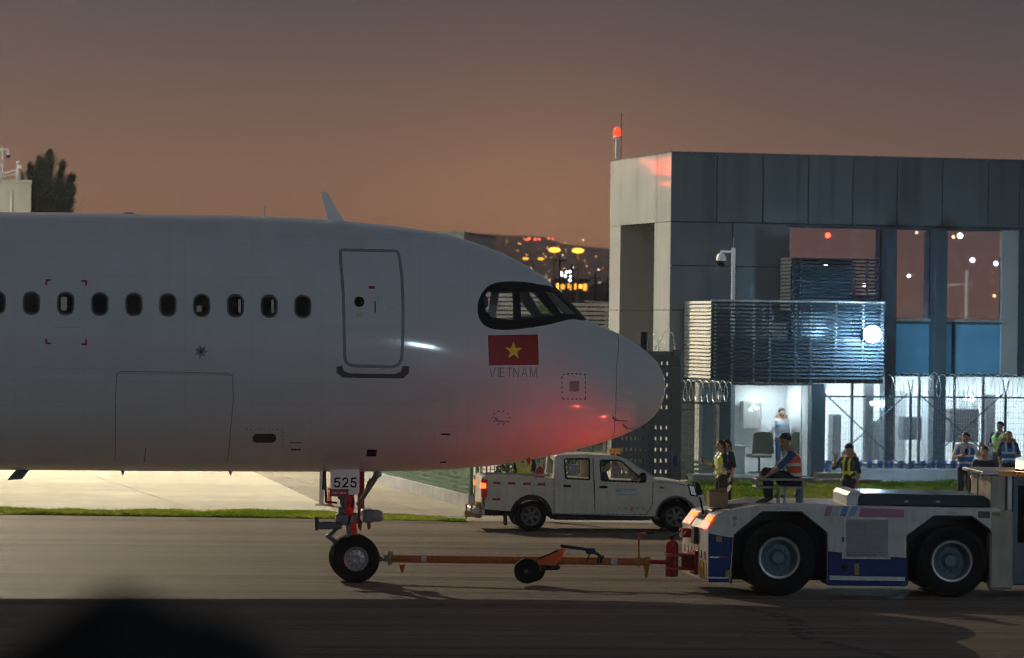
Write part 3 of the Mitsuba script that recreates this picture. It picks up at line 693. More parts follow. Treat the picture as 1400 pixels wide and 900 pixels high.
# left face: lintel band and two pale piers round a deep opening
w_left = put(bld, 'wall', cat_(box(.06, .3, .35, ys834, Z1, ZT - .03), box(.06, 1.6, ys848 + .05, ys834, 0, Z1), box(.06, 1.5, .1, ys895 - .05, 0, Z1)), 'm_dark')
for a, b in ((0, ys895), (ys895, ys848), (ys848, ys834)):
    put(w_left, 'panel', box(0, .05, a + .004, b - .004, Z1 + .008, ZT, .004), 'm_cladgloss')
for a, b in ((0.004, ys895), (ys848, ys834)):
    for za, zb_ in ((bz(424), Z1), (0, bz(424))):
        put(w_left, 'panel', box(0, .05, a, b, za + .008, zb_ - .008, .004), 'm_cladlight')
mat('m_jamb', clad_fn((.30, .31, .30), .15), 0.5)
for za, zb_ in ((bz(424), Z1 + .04), (0, bz(424))):
    put(w_left, 'jamb_panel', box(.055, 1.55, ys848 - .03, ys848 + .02, za + .006, zb_ - .006), 'm_jamb')
put(bld, 'opening_ceiling', box(.055, 1.6, ys895 + .01, ys848 - .04, Z1 + .01, Z1 + .06), 'm_clad')
put(bld, 'opening_wall', box(1.5, 1.55, ys895, ys848 - .04, 0, Z1), 'm_clad')
put(bld, 'roof', box(.02, XEND, .35, ys834, ZT - .35, ZT - .06), 'm_darkgrey')
put(bld, 'coping', cat_(box(-.01, XEND, -.01, .32, ZT + .002, ZT + .03), box(-.01, .3, .33, ys834 + .01, ZT + .002, ZT + .03)), 'm_clad')
# mirrored upper windows
ZS, ZB = bz(435.5, 1290), bz(513, 1300)
xc1, xc2, xc3, xc4 = bx(1210, -.3), bx(1224.5, -.3), bx(1277, -.3), bx(1293.5, -.3)
XR0, XR1 = bx(1369), bx(1392)
gl = [(XG0, bx(1217, .1)), (bx(1217, .1), bx(1285, .1)), (bx(1285, .1), XR0)]
for k, (a, b) in enumerate(gl):
    r = RNG.normal(0, .0006, 2)
    zlo = ZS if k else bz(405, 1140)
    v = [(a + .03, .12 + r[0], zlo), (b - .03, .12 - r[0], zlo), (b - .03, .12 - r[0] + r[1], Z1 - .05), (a + .03, .12 + r[0] + r[1], Z1 - .05)]
    put(bld, 'window_pane', trimesh.Trimesh(v, [[0, 1, 2], [0, 2, 3]], process=False), 'm_mirrorglass')
put(bld, 'window_head', box(XG0, XR1, -.04, .12, Z1 - .07, Z1 - .015), 'm_column')
put(bld, 'window_sill', box(XG0, XR0, -.02, .2, ZS - .09, ZS - .01), 'm_galv')
put(bld, 'spandrel_wall', box(XG0, XEND, .22, .34, ZB - .05, ZS - .09), 'm_dark')
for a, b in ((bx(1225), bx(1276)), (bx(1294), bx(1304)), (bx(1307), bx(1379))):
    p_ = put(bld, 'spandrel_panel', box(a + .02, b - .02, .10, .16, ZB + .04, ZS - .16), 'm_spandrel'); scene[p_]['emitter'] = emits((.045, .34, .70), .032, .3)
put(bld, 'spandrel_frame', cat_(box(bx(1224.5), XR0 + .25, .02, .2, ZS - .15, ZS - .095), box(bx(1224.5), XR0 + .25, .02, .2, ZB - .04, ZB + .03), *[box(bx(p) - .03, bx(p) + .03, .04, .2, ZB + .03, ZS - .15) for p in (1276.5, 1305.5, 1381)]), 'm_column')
put(bld, 'column', box(xc1, xc2, -.35, .08, 0, Z1 - .08, .01), 'm_column')
put(bld, 'column', box(xc3, xc4, -.35, .08, 0, Z1 - .08, .01), 'm_column')
put(bld, 'column', box(XR0, XR1, .02, .14, ZB, Z1 - .02, .006), 'm_cladlight')
put(bld, 'wall', box(XR1 + .01, XEND, .03, .3, ZB, Z1 - .02), 'm_column')
# bright hall on the ground floor
ZF = .42
hall = put(bld, 'hall', cat_(box(XG0 - .4, XEND, 3.9, 4.0, ZF, ZB), box(XG0 - .4, XG0 - .3, .3, 3.9, ZF, ZB), box(XEND - .1, XEND, .3, 3.9, ZF, ZB)), 'm_interior')
put(bld, 'hall_floor', box(XG0 - .4, XEND, .1, 4.0, ZF - .2, ZF - .002), 'm_floor')
put(bld, 'hall_ceiling', box(XG0 - .4, XEND, .2, 4.0, ZB + .02, ZB + .08), 'm_interior')
for k in range(5):
    x = XG0 + .9 + 2.1 * k
    key = put(bld, 'ceiling_lamp', box(x - .5, x + .5, .9, 3.0, ZB - .05, ZB - .0), 'm_white')
    scene[key]['emitter'] = emits((.72, .90, 1.0), 3.0, 1.0)
for px in (1166, 1222, 1258, 1306, 1345):
    x = bx(px, .1); put(bld, 'mullion', box(x - .03, x + .03, .06, .16, ZF, ZB - .05), 'm_column')
put(bld, 'door_post', box(bx(1190, 1.5) - .12, bx(1190, 1.5) + .12, 1.5, 1.7, ZF, ZB), 'm_darkgrey')
for (p0, p1, z0, z1, y) in ((1140, 1152, .0, 1.3, 2.2), (1236, 1262, .6, 1.25, 2.0), (1300, 1340, .55, 1.5, 1.6), (1350, 1362, 0, 1.9, 2.4), (1196, 1212, 0, 1.1, 2.8)):
    put(bld, 'furniture', box(bx(p0, y), bx(p1, y), y, y + .4, ZF + z0, ZF + z1, .02), 'm_darkgrey')
for (p0, p1, y) in ((1225, 1240, 2.6), (1262, 1276, 3.0), (1313, 1325, 3.2), (1330, 1338, 3.2)):
    put(bld, 'hall_partition', box(bx(p0, y), bx(p1, y), y, y + .06, ZF, ZB - .5), 'm_interiorgrey')
put(bld, 'hall_window', trimesh.Trimesh([(bx(1128), .11, ZF), (XEND, .11, ZF), (XEND, .11, ZB - .05), (bx(1128), .11, ZB - .05)], [[0, 1, 2], [0, 2, 3]], process=False), 'm_glass')

# ---- balcony with louvres, the lit room below it
YB = -2.5
XB0, XB1 = bx(973, YB), bx(1209, YB)
ZB1, ZB0 = bz(411.5, 973, YB), bz(522, 973, YB)
bal = put(bld, 'balcony', cat_(box(XB0, XB1, YB + .06, -.02, ZB0 - .02, ZB0 + .10), box(XB0 + .05, XB1, YB + .12, YB + .16, ZB0 + .1, bz(463, 1050, YB))), 'm_column')
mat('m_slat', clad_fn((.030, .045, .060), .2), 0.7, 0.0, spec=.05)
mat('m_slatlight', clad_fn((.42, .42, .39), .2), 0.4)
ns = 21
zsl = np.linspace(ZB0 + .12, ZB1 - .04, ns)
sl_f = hull([(0, -.035, -.036), (0, .0, .036), (0, .012, .030), (0, -.023, -.042), (1, -.035, -.036), (1, .0, .036), (1, .012, .030), (1, -.023, -.042)])
def slat_along_x(x0, x1, y, z): 
    m = sl_f.copy(); m.apply_scale([x1 - x0, .75, .66]); m.apply_translation((x0, y, z)); return m
def slat_along_y(x, y0, y1, z):
    v = np.array(sl_f.vertices); m = trimesh.Trimesh(np.c_[v[:, 1] + x, y0 + v[:, 0] * (y1 - y0), v[:, 2] + z], sl_f.faces, process=False)
    if m.volume < 0: m.invert()
    return m
for z in zsl:
    put(bal, 'slat', slat_along_x(XB0 + .03, XB1, YB, z), 'm_slat')
    put(bal, 'side_slat', slat_along_y(XB0, YB + .03, -.03, z), 'm_slatlight')
put(bal, 'top_rail', cat_(box(XB0 - .02, XB1, YB - .03, YB + .05, ZB1 - .01, ZB1 + .04)), 'm_galv')
for px in (978, 1001, 1031, 1053, 1088, 1109, 1143, 1180, 1206):
    x = bx(px, YB + .05); put(bal, 'louvre_post', box(x - .025, x + .025, YB + .03, YB + .09, ZB0, ZB1), 'm_galv')
for y in (-1.7, -.9, -.1):
    put(bal, 'louvre_post', box(XB0 + .04, XB0 + .09, y - .02, y + .02, ZB0, ZB1), 'm_galv')
a = (bx(1058, -1.2), bx(1075, -1.2))
key = whole('switch_box', cat_(box(a[0], a[1], -1.3, -1.0, ZB0 + .1, bz(440, 1066, -1.2), .03)), 'm_white', 'white box behind the louvres of the balcony, right of the camera pole', 'box', BF)
# smaller louvred unit on the balcony
YU = -1.0
UX0, UX1, UZ1, UZ0 = bx(1082, YU), bx(1200, YU), bz(353, 1130, YU), bz(413, 1130, YU)
ub = thing('louvred_unit', 'small dark blue louvred enclosure standing behind the balcony screen, in front of the mirrored windows', 'ventilation unit', BF)
put(ub, 'backing', box(bx(1097, YU), bx(1165, YU), YU + .06, -.15, ZB0 + .1, UZ1 - .2), 'm_spandrel')
for z in np.linspace(UZ0 - .2, UZ1 - .03, 15):
    put(ub, 'slat', slat_along_x(UX0, UX1, YU, z), 'm_slat')
    put(ub, 'side_slat', slat_along_y(UX0 - .02, YU + .03, -.1, z), 'm_slatlight')
for px in (1084, 1094, 1168, 1186, 1198):
    x = bx(px, YU); put(ub, 'post', box(x - .025, x + .025, YU + .02, YU + .08, ZB0 + .1, UZ1), 'm_column')
# lit room under the balcony
YR = -2.44
RX0, RX1, RZ0, RZ1 = bx(1000, YR), bx(1110.5, YR), bz(651, 1055, YR), bz(527, 1055, YR)
FX0, FX1 = bx(985, YR), bx(1128, YR)
rm = put(bld, 'guard_room', cat_(box(RX0 - .1, RX1 + .1, -.09, -.03, RZ0, RZ1 + .2), box(RX0 - .1, RX0 - .04, YR + .1, -.09, RZ0, RZ1 + .2), box(RX1 + .04, RX1 + .1, YR + .1, -.09, RZ0, RZ1 + .2)), 'm_interior', label='lit room with white walls behind a tall glass pane')
put(rm, 'floor', box(RX0 - .1, RX1 + .1, YR + .1, -.03, RZ0 - .1, RZ0 - .002), 'm_floor')
put(rm, 'ceiling', box(RX0 - .1, RX1 + .1, YR + .1, -.09, RZ1 + .12, RZ1 + .18), 'm_interior')
key = put(rm, 'ceiling_lamp', box(bx(1042, -1.0), bx(1064, -1.0), -1.4, -.7, RZ1 + .05, RZ1 + .11), 'm_white'); scene[key]['emitter'] = emits((.76, .93, 1.0), 9, 1.0)
put(rm, 'column', box(FX0, RX0, YR - .04, YR + .3, 0, ZB0 - .03, .01), 'm_column')
put(rm, 'column', box(RX1, FX1, YR - .04, YR + .3, 0, ZB0 - .03, .01), 'm_column')
put(rm, 'lintel', box(RX0, RX1, YR - .02, YR + .2, RZ1, ZB0 - .03), 'm_column')
put(rm, 'glass_pane', trimesh.Trimesh([(RX0, YR, RZ0), (RX1, YR, RZ0), (RX1, YR, RZ1), (RX0, YR, RZ1)], [[0, 1, 2], [0, 2, 3]], process=False), 'm_glass')
put(rm, 'glass_frame', cat_(box(RX0, RX0 + .12, YR - .012, YR + .012, RZ0, RZ1), box(RX1 - .28, RX1 - .26, YR - .012, YR + .012, RZ0, RZ1), box(RX0 + .12, RX1 - .28, YR - .02, YR + .02, RZ0 - .04, RZ0 + .01)), 'm_interiorgrey')
put(rm, 'door_leaf', box(bx(1085, -.15), bx(1099, -.15), -.15, -.095, RZ0, RZ1 - .15), 'm_white')
put(rm, 'door_edge', box(bx(1099, -.2) , bx(1100.5, -.2), -.2, -.155, RZ0, RZ1 - .1), 'm_darkgrey')
cb = thing('control_cabinet', 'white wall cabinet with green indicator lamps inside the lit room', 'cabinet', BF)
cx0, cx1 = bx(1017, -.35), bx(1043, -.35)
put(cb, 'body', box(cx0, cx1, -.35, -.095, bz(587, 1030, -.35), bz(549, 1030, -.35), .02), 'm_white')
for px, py, cc in ((1027, 558, (.3, 1, .7)), (1030.5, 555, (.2, 1, .5)), (1036, 558, (.3, 1, .8)), (1032.5, 557.5, (1, .5, .4)), (1024, 561, (.1, .4, .3)), (1028, 562, (.1, .4, .3))):
    x, z = face(BF, px, py, -.36); key = put(cb, 'indicator_lamp', ball((x, -.355, z), .022, 1), 'm_dark'); scene[key]['emitter'] = emits(cc, 3.0, .02)
ds = thing('desk', 'pale desk with a side panel inside the lit room, under the control cabinet', 'desk', BF)
put(ds, 'top', box(bx(1008, -1.4), bx(1022, -1.4), -1.6, -.9, RZ0 + .74, RZ0 + .78), 'm_white'); put(ds, 'side_panel', box(bx(1008, -1.4), bx(1022, -1.4), -1.3, -1.26, RZ0, RZ0 + .735), 'm_interiorgrey')
mat('m_greenchair', (0.07, 0.09, 0.07), 0.6)
for k, (px, w) in enumerate(((1045, .62), (1092, .4))):
    ch = thing('office_chair', ('large dark green office chair in the lit room, behind the seated man' if k == 0 else 'small dark office chair at the right side of the lit room'), 'chair', BF)
    x = bx(px, -1.3); s = w / .62
    put(ch, 'backrest', hull([(x + a * s, y, RZ0 + z) for y in (-1.35, -1.25) for a, z in ((-.30, .55), (.30, .55), (.26, 1.08), (.18, 1.14), (-.18, 1.14), (-.26, 1.08))]), 'm_greenchair')
    put(ch, 'seat', box(x - .3 * s, x + .3 * s, -1.24, -.7, RZ0 + .44, RZ0 + .53, .03), 'm_greenchair')
    put(ch, 'base', cat_(cyl((x, -.98, RZ0 + .05), (x, -.98, RZ0 + .44), .03, 8), box(x - .28, x + .28, -1.0, -.96, RZ0 + .02, RZ0 + .06), box(x - .02, x + .02, -1.25, -.7, RZ0 + .02, RZ0 + .055)), 'm_dark')
# bright work lamp on the balcony screen
lx, lz = face(BF, 1187, 457, YB - .25)
fl_ = thing('work_light', 'dazzling blue-white flood light fixed to the balcony louvres', 'flood light', BF)
put(fl_, 'housing', box(lx - .14, lx + .14, YB - .32, YB - .12, lz - .14, lz + .14, .02), 'm_darkgrey')
put(fl_, 'bracket', box(lx - .03, lx + .03, YB - .12, YB + .03, lz - .04, lz + .04), 'm_darkgrey')
key = put(fl_, 'lens', ball((lx, YB - .58, lz), .23, 3), 'm_white'); scene[key]['emitter'] = emits((.50, .78, 1.0), 75, 6.0)
# two smaller lamps at the hall
for k, (px, py) in enumerate(((1201, 552), (1329, 545))):
    x, z = face(BF, px, py, -.15)
    key = whole('bulkhead_lamp', ball((x, -.15, z), .075, 2), 'm_white', ('small round white lamp left of the dark column, at the bright hall' if k == 0 else 'small round white lamp at the right of the bright hall'), 'lamp', BF, smooth=True)
    scene[key]['emitter'] = emits((.75, .92, 1.0), 22, .5)
# obstruction lamp on the roof
y_, _ = face_x(BF, 843, 216, .15)
ol = thing('obstruction_lamp', 'glowing red obstruction lamp on a white pole at the roof corner', 'lamp', BF)
z_ = face_x(BF, 843, 190, .15)[1]
put(ol, 'pole', cyl((.15, y_, ZT), (.15, y_, z_), .045, 10), 'm_plate'); put(ol, 'collar', cyl((.15, y_, z_), (.15, y_, z_ + .07), .11, 12), 'm_plate')
key = put(ol, 'lens', lathe([(0, 0), (.09, .0), (.105, .09), (.09, .2), (.04, .26), (0, .26)], 'z', 16).apply_translation((.15, y_, z_ + .075)), 'm_redlens', True); scene[key]['emitter'] = emits((1.0, .016, .004), 1.9, .5)
put(ol, 'lightning_rod', cyl((.28, y_, ZT), (.28, y_, z_ + .75), .012, 6), 'm_darkgrey')

# ---- dome camera on a pole
yc = -2.0
cm = thing('camera_pole', 'white pole with dome surveillance camera on a short arm before grey panels', 'surveillance camera', BF)
x, zt_ = face(BF, 1003, 339, yc)
put(cm, 'pole', cyl((x, yc, ZB0 + .1), (x, yc, zt_), .055, 12), 'm_plate'); put(cm, 'rod', cyl((x, yc, zt_), (x, yc, zt_ + .28), .012, 6), 'm_grey')
x2, z2 = face(BF, 986, 344, yc)
put(cm, 'arm', cat_(cyl((x, yc, z2), (x2, yc, z2), .03, 8), cyl((x2, yc, z2), (x2, yc, z2 - .09), .03, 8)), 'm_plate')
zd = face(BF, 987, 355, yc)[1]
put(cm, 'housing', lathe([(0, .17), (.08, .16), (.13, .06), (.14, -.03), (0, -.03)], 'z', 18).apply_translation((x2, yc, zd)), 'm_plate', 30)
put(cm, 'dome', lathe([(.125, -.035), (.12, -.1), (.08, -.17), (0, -.2), (0, -.035)], 'z', 18).apply_translation((x2, yc, zd)), 'm_pane_dark', True)
# a second camera pole in front, out of the frame: the windows mirror it
for k, (px, dl, ztop) in enumerate(((1325, 27.0, 369), (1209, 40.0, 384))):
    p = at(px, ztop, 99.5 + dl + 3); q = np.linalg.inv(BF) @ np.append(p, 1); q[1] *= -1
    cm2 = thing('camera_pole', ('tall white camera pole mirrored in the right window' if k == 0 else 'slim white pole mirrored beside the first window column'), 'surveillance camera', BF)
    put(cm2, 'pole', cyl((q[0], q[1], 0), (q[0], q[1], q[2]), .07, 8), 'm_plate'); put(cm2, 'arm', tube([(q[0] - .9, q[1], q[2] - .55), (q[0], q[1], q[2] - .5), (q[0] + .2, q[1], q[2] - .5)], .05, 6), 'm_plate'); put(cm2, 'housing', ball((q[0] - .9, q[1], q[2] - .75), .16, 2), 'm_plate')

# ---- forecourt: brown plinth, low wall, steps
pl_z = RZ0 - .03
key = whole('plinth', box(FX0 - .1, FX1 + .2, YR - .35, YR - .05, 0, pl_z, .01), 'm_brownwall', 'brown rendered plinth under the lit room', 'wall', BF)
XW1 = bx(1420, -2.3)
lw = bz(641, 1250, -2.3)
whole('low_wall', box(FX1 + .21, XW1, -2.45, -2.15, 0, lw, .015), 'm_wallconc', 'low grey concrete wall carrying the right wire fence', 'wall', BF)
st_ = thing('entrance_steps', 'two brown steps at the right end of the plinth', 'steps', BF)
for k in range(2): put(st_, 'step', box(FX1 - .4 + .0 * k, FX1 + .75 + .5 * (1 - k), YR - .75 - .35 * (1 - k), YR - .36 - .35 * (1 - k), 0, .3 - .15 * (1 - k) , .01), 'm_brownwall')
setting('path', slab([tuple((BF @ np.array([a, b, 0, 1]))[:2]) for a, b in ((FX1 + .8, -3.1), (XW1, -3.1), (XW1, -2.46), (FX1 + .8, -2.46))], -.01, .05), 'm_wallconc')
setting('forecourt', slab([tuple((BF @ np.array([a, b, 0, 1]))[:2]) for a, b in ((-6, -2.1), (XEND + 4, -2.1), (XEND + 4, 12), (-6, 12))], -.02, .02), 'm_oldconcrete')

# ---- wire fences with razor coils
mat('m_wire', (0.20, 0.22, 0.24), 0.5, 0.5)
mat('m_razor', (0.62, 0.65, 0.68), 0.4, 0.3)
def mesh_panel(x0, x1, y, z0, z1, dx=.075, dz=.15, r=.0045):
    out = [box(x - r, x + r, y - r, y + r, z0, z1) for x in np.arange(x0 + dx / 2, x1, dx)]
    out += [box(x0, x1, y - r - .006, y + r - .006, z - r, z + r) for z in np.arange(z0 + .03, z1, dz)]
    return cat_(*out)
def posts_fence(name, label, m, posts, y, z0, z1, zarm, coil=None, brace=(), dx=.075, dz=.15, bw=.03, ends=(0, 0), colour='m_column', r=.0045):
    f = thing(name, label, 'fence', m)
    for x in posts:
        put(f, 'post', box(x - bw, x + bw, y - bw, y + bw, z0, z1), colour)
        if zarm > z1: put(f, 'arm', cat_(cyl((x, y, z1 - .02), (x, y - .22, zarm), .014, 6), cyl((x, y, z1 - .02), (x, y + .22, zarm), .014, 6)), colour)
    a, b = posts[0] - ends[0], posts[-1] + ends[1]
    put(f, 'rail', box(a, b, y - .018, y + .018, z1 - .12, z1 - .075), colour)
    put(f, 'rail', box(a, b, y - .018, y + .018, z0 + .1, z0 + .14), colour)
    put(f, 'wire_mesh', mesh_panel(a, b, y + .03, z0, z1 - .08, dx, dz, r), 'm_wire', kind='stuff', label='fine welded wire mesh')
    for (xa, za, xb, zb_) in brace: put(f, 'brace', cyl((xa, y - .02, za), (xb, y - .02, zb_), .018, 6), colour)
    if coil: put(f, 'razor_coil', spring((coil[0], y, coil[2]), (coil[1], y, coil[2]), coil[3], coil[4], .010, 18, .25), 'm_razor', label='coil of razor wire')
    return f
yf = -2.3
fx = [bx(p, yf) for p in (1128, 1246, 1376)] + [bx(1376, yf) + 2.6]
zr = bz(538, 1246, yf)
posts_fence('wire_fence', 'long wire mesh fence with razor coil on the low concrete wall', BF, fx, yf, lw, zr, bz(519, 1246, yf), (bx(1216, yf), fx[-1], bz(527, 1300, yf), .31, .26),
            brace=((fx[0], bz(538, 1130, yf), bx(1236, yf), lw + .05), (bx(1256, yf), bz(538, 1256, yf), bx(1372, yf), lw + .05), (bx(1242, yf), bz(538, 1240, yf), bx(1132, yf), lw + .05), (bx(1372, yf), bz(538, 1240, yf), bx(1262, yf), lw + .05)))
yl_ = -2.9
fx = [bx(p, yl_) for p in (931, 986)]
posts_fence('wire_fence', 'short wire mesh fence with a razor coil between the dark gate and the lit room', BF, fx, yl_, 0, bz(546, 957, yl_), bz(520, 957, yl_), (fx[0] - .1, fx[1] + .25, bz(535, 957, yl_), .27, .16))
sp_ = thing('pale_pillar', 'pale glass-like pillar behind the short wire fence', 'pillar', BF)
put(sp_, 'shaft', box(bx(957, -1.6), bx(979, -1.6), -1.6, -1.2, 0, bz(524, 968, -1.6)), 'm_cladlight')
put(sp_, 'groove', box(bx(962, -1.63), bx(977, -1.63), -1.63, -1.605, .1, bz(530, 968, -1.6)), 'm_spandrel')
wb = thing('white_crate', 'low white slatted crate behind the woman with the dark jacket', 'crate', BF)
q = (bx(951, -4.2), bx(984, -4.2), bz(672, 967, -4.2), bz(649, 967, -4.2))
put(wb, 'body', box(q[0], q[1], -4.1, -3.7, 0, q[3] - .05), 'm_white'); put(wb, 'lid', box(q[0] - .04, q[1] + .04, -4.16, -3.66, q[3] - .05, q[3], .01), 'm_white')
for k in range(5): put(wb, 'slat', box(q[0] + .03, q[1] - .03, -4.125, -4.1, .1 + .12 * k, .17 + .12 * k), 'm_cladlight')
# short blue posts in a row behind the right fence
mat('m_bluepost', (0.03, 0.06, 0.42), 0.4)
for k in range(19):
    x = bx(1134 + 14.3 * k, -1.9)
    t_ = thing('barrier_post', 'short blue and white barrier post in the row behind the right wire fence', 'barrier', BF, 'blue barrier posts in a row at the foot of the bright hall')
    put(t_, 'shaft', box(x - .055, x + .055, -1.95, -1.84, .02, lw + .20), 'm_bluepost'); put(t_, 'white_side', box(x + .06, x + .11, -1.93, -1.86, .02, lw + .22), 'm_white')

# ---- dark perforated gate left of it
GF = frame(*at(842, 560, 96.0)[:2], 0, 10)
gx = lambda p: face(GF, p, 560, 0)[0]
gz = lambda p: face(GF, 880, p, 0)[1]
mat('m_gate', clad_fn((.06, .066, .075), .2), 0.45, 0.2)
gt = thing('perforated_gate', 'dark grey metal gate with rows of small slots, behind the aircraft nose', 'gate', GF)
ztop = gz(481)
holes_done = []
for x0, x1, c0_, c1_ in ((gx(842), gx(887), gx(848), gx(884)), (gx(890), gx(917), gx(893), gx(915))):
    poly = sbox(x0, 0.08, x1, ztop - .05); n = max(3, int(round((c1_ - c0_) / .125)))
    hs = []
    for i in range(n):
        for zt0, zt1 in ((gz(492), gz(560)), (gz(572), gz(648))):
            for z in np.arange(zt1 + .06, zt0, .29):
                x = c0_ + (i + .5) * (c1_ - c0_) / n; hs.append(rounded(x - .022, x + .022, z - .05, z + .05, .015, 2))
    put(gt, 'leaf', prism(poly.difference(shapely.unary_union(hs)), -.02, .02), 'm_gate', label='gate leaf punched with rows of slots')
for p0, p1, zt_ in ((886.6, 890.4, 481), (917, 931, 478), (836, 842, 481)):
    put(gt, 'gate_post', box(gx(p0) + .003, gx(p1) - .003, -.06, .06, 0, gz(zt_), .01), 'm_gate')
put(gt, 'top_rail', box(gx(842), gx(917), -.03, .03, ztop - .048, ztop + .02), 'm_gate'); put(gt, 'middle_rail', box(gx(842), gx(917), -.035, .035, gz(570), gz(562)), 'm_gate')
put(gt, 'sign_plate', box(gx(920), gx(926), -.075, -.062, gz(637), gz(623)), 'm_blue')
put(gt, 'intercom', box(gx(921), gx(928), -.09, -.062, gz(500), gz(484), .01), 'm_dark')
key = whole('gate_bollard', cat_(cyl((gx(884), .3, 0), (gx(884), .3, gz(454)), .085, 12), cyl((gx(884) - .1, .25, 0), (gx(884) - .1, .25, gz(454)), .03, 8)), 'm_black', 'black post with a bright edge behind the top of the gate', 'post', GF)
rz = thing('razor_coil', 'loose razor wire loops above the dark gate', 'razor wire', GF)
put(rz, 'wire', cat_(spring((gx(893), .3, gz(468)), (gx(930), .3, gz(468)), .32, .42, .009, 18, .9), spring((gx(890), .2, gz(474)), (gx(915), .25, gz(476)), .2, .3, .008, 18, .9)), 'm_razor')
# ------------------------------------------------------------------ the white pickup
o = at(726, 727.3, 73.6)
KF = frame(o[0], 73.6, 0.0, 6.0)
kp = lambda px, py, y=0.0: face(KF, px, py, y)
truck = thing('pickup_truck', 'white crew cab pickup with amber roof beacons and red reflector strips along its bed', 'pickup truck', KF)
TW = 1.66
bz0, bz1 = kp(700, 699)[1], kp(700, 652)[1]
RW, FW = (0.0, kp(726, 705.4)[1]), kp(924.2, 708)
FW = (FW[0], RW[1]); WR = RW[1]
side = [kp(662, 651), kp(700, 652), kp(756, 654), kp(820, 657.5), kp(884, 660), kp(898, 655.8), kp(925, 658), kp(945, 662), kp(954, 667), kp(962, 678), kp(966, 690), kp(965, 704), kp(952, 708),
        kp(890, 706), kp(756, 703), kp(700, 699), kp(664, 696.5)]
body = man(prism(side, 0.0, TW))
arch = lambda c: man(cyl((c[0], -.3, c[1] + .0), (c[0], TW + .3, c[1]), WR + .085, 40))
body = body - arch(RW) - arch(FW)
bedx0, bedx1 = kp(664, 652)[0] + .05, kp(752, 654)[0]
body = body - man(box(bedx0, bedx1, .06, TW - .06, bz0 + .22, bz1 + .3))
waist = kp(820, 657.5)[1]
cab_out = [kp(757, 703), kp(757, 655), kp(759.5, 625), kp(763, 622.3), kp(800, 621.5), kp(838, 623), kp(851, 625.5), kp(856, 628.5), kp(897, 655.5), kp(898, 660), kp(898, 703)]
cabP = Polygon(cab_out); innerP = cabP.buffer(-.055)
cab = man(prism(cab_out, 0.0, TW)) - man(prism(innerP, .055, TW - .055))
wr_px = [(772, 627.6), (806.5, 627.3), (806.5, 656), (773, 654.6)]
wf_px = [(820.8, 629.3), (845, 629.5), (851, 631.5), (883, 659.8), (822, 657.5)]
wins_k = [Polygon([kp(*p) for p in q]).buffer(-.03).buffer(.03) for q in (wr_px, wf_px)]
for w in wins_k: cab = cab - man(prism(w, -.3, TW + .3))
roofz = kp(800, 621.5)[1]
ws = [kp(857, 630), kp(893, 654.5), kp(910, 640), kp(880, 615)]
cab = cab - man(prism(ws, .12, TW - .12))
rw_ = [kp(752, 630), kp(764, 630), kp(764, 650), kp(752, 650)]
cab = cab - man(prism(rw_, .25, TW - .25))
def tumble(m, k=.10):
    V = np.array(m.vertices); t = np.clip((V[:, 2] - waist) / (roofz - waist), 0, 1.2)
    V[:, 1] = TW / 2 + (V[:, 1] - TW / 2) * (1 - k * t); return trimesh.Trimesh(V, m.faces, process=False)
def bow(m):                                     # the flanks bulge a little
    return m
put(truck, 'body', tri(body), 'm_truck_white'); put(truck, 'cab', tumble(tri(cab)), 'm_truck_white')
for k, w in enumerate(wins_k):
    for y in (.03, TW - .03): put(truck, 'side_window', tumble(prism(w.buffer(.01), y - .003, y + .003)), 'm_glass')
    put(truck, 'window_rubber', tumble(prism(w.buffer(.012).difference(w.buffer(-.02)), -.006, .03)), 'm_black')
a, b = kp(857, 630), kp(893, 654.5)
put(truck, 'windscreen', tumble(trimesh.Trimesh([(a[0], .12, a[1]), (b[0], .12, b[1]), (b[0], TW - .12, b[1]), (a[0], TW - .12, a[1])], [[0, 1, 2], [0, 2, 3]], process=False)), 'm_glass')
for y in (.06, TW - .06): put(truck, 'windscreen_trim', tumble(tube([(a[0] - .02, y, a[1] + .02), (b[0] + .01, y, b[1] + .03)], .03, 6)), 'm_galv')
put(truck, 'sticker', tumble(prism(Polygon([kp(*p) for p in ((782, 636), (791, 636), (791, 649), (782, 649))]), .045, .05)), 'm_print')
# doors: seams, handles, side trim
for pts in ([(757.5, 655), (757.5, 702)], [(813, 657), (813.5, 702.5), (811, 627)], [(893, 660), (892, 690), (884, 703)], [(758, 702.5), (886, 704)]):
    P = LineString([kp(*p) for p in pts]).buffer(.007); put(truck, 'door_seam', prism(P, -.002, .004), 'm_dark')
for px, py in ((775.5, 664.2), (825, 665.8)):
    x, z = kp(px, py); put(truck, 'door_handle', box(x - .08, x + .08, -.03, .01, z - .03, z + .02, .012), 'm_black')
put(truck, 'bed_trim', box(kp(764, 661)[0], kp(774, 661)[0], -.008, .0, kp(764, 662)[1], kp(764, 660.6)[1]), 'm_galv')
s0, s1 = kp(758, 704.5), kp(890, 712)
put(truck, 'rocker', box(s0[0], s1[0], .04, TW - .04, s1[1], s0[1], .02), 'm_black'); put(truck, 'chassis', box(kp(664, 700)[0], kp(950, 700)[0], .35, TW - .35, WR - .02, WR + .18), 'm_black')
put(truck, 'axle', cat_(cyl((RW[0], .1, WR), (RW[0], TW - .1, WR), .05, 8), cyl((FW[0], .1, WR), (FW[0], TW - .1, WR), .04, 8)), 'm_black')
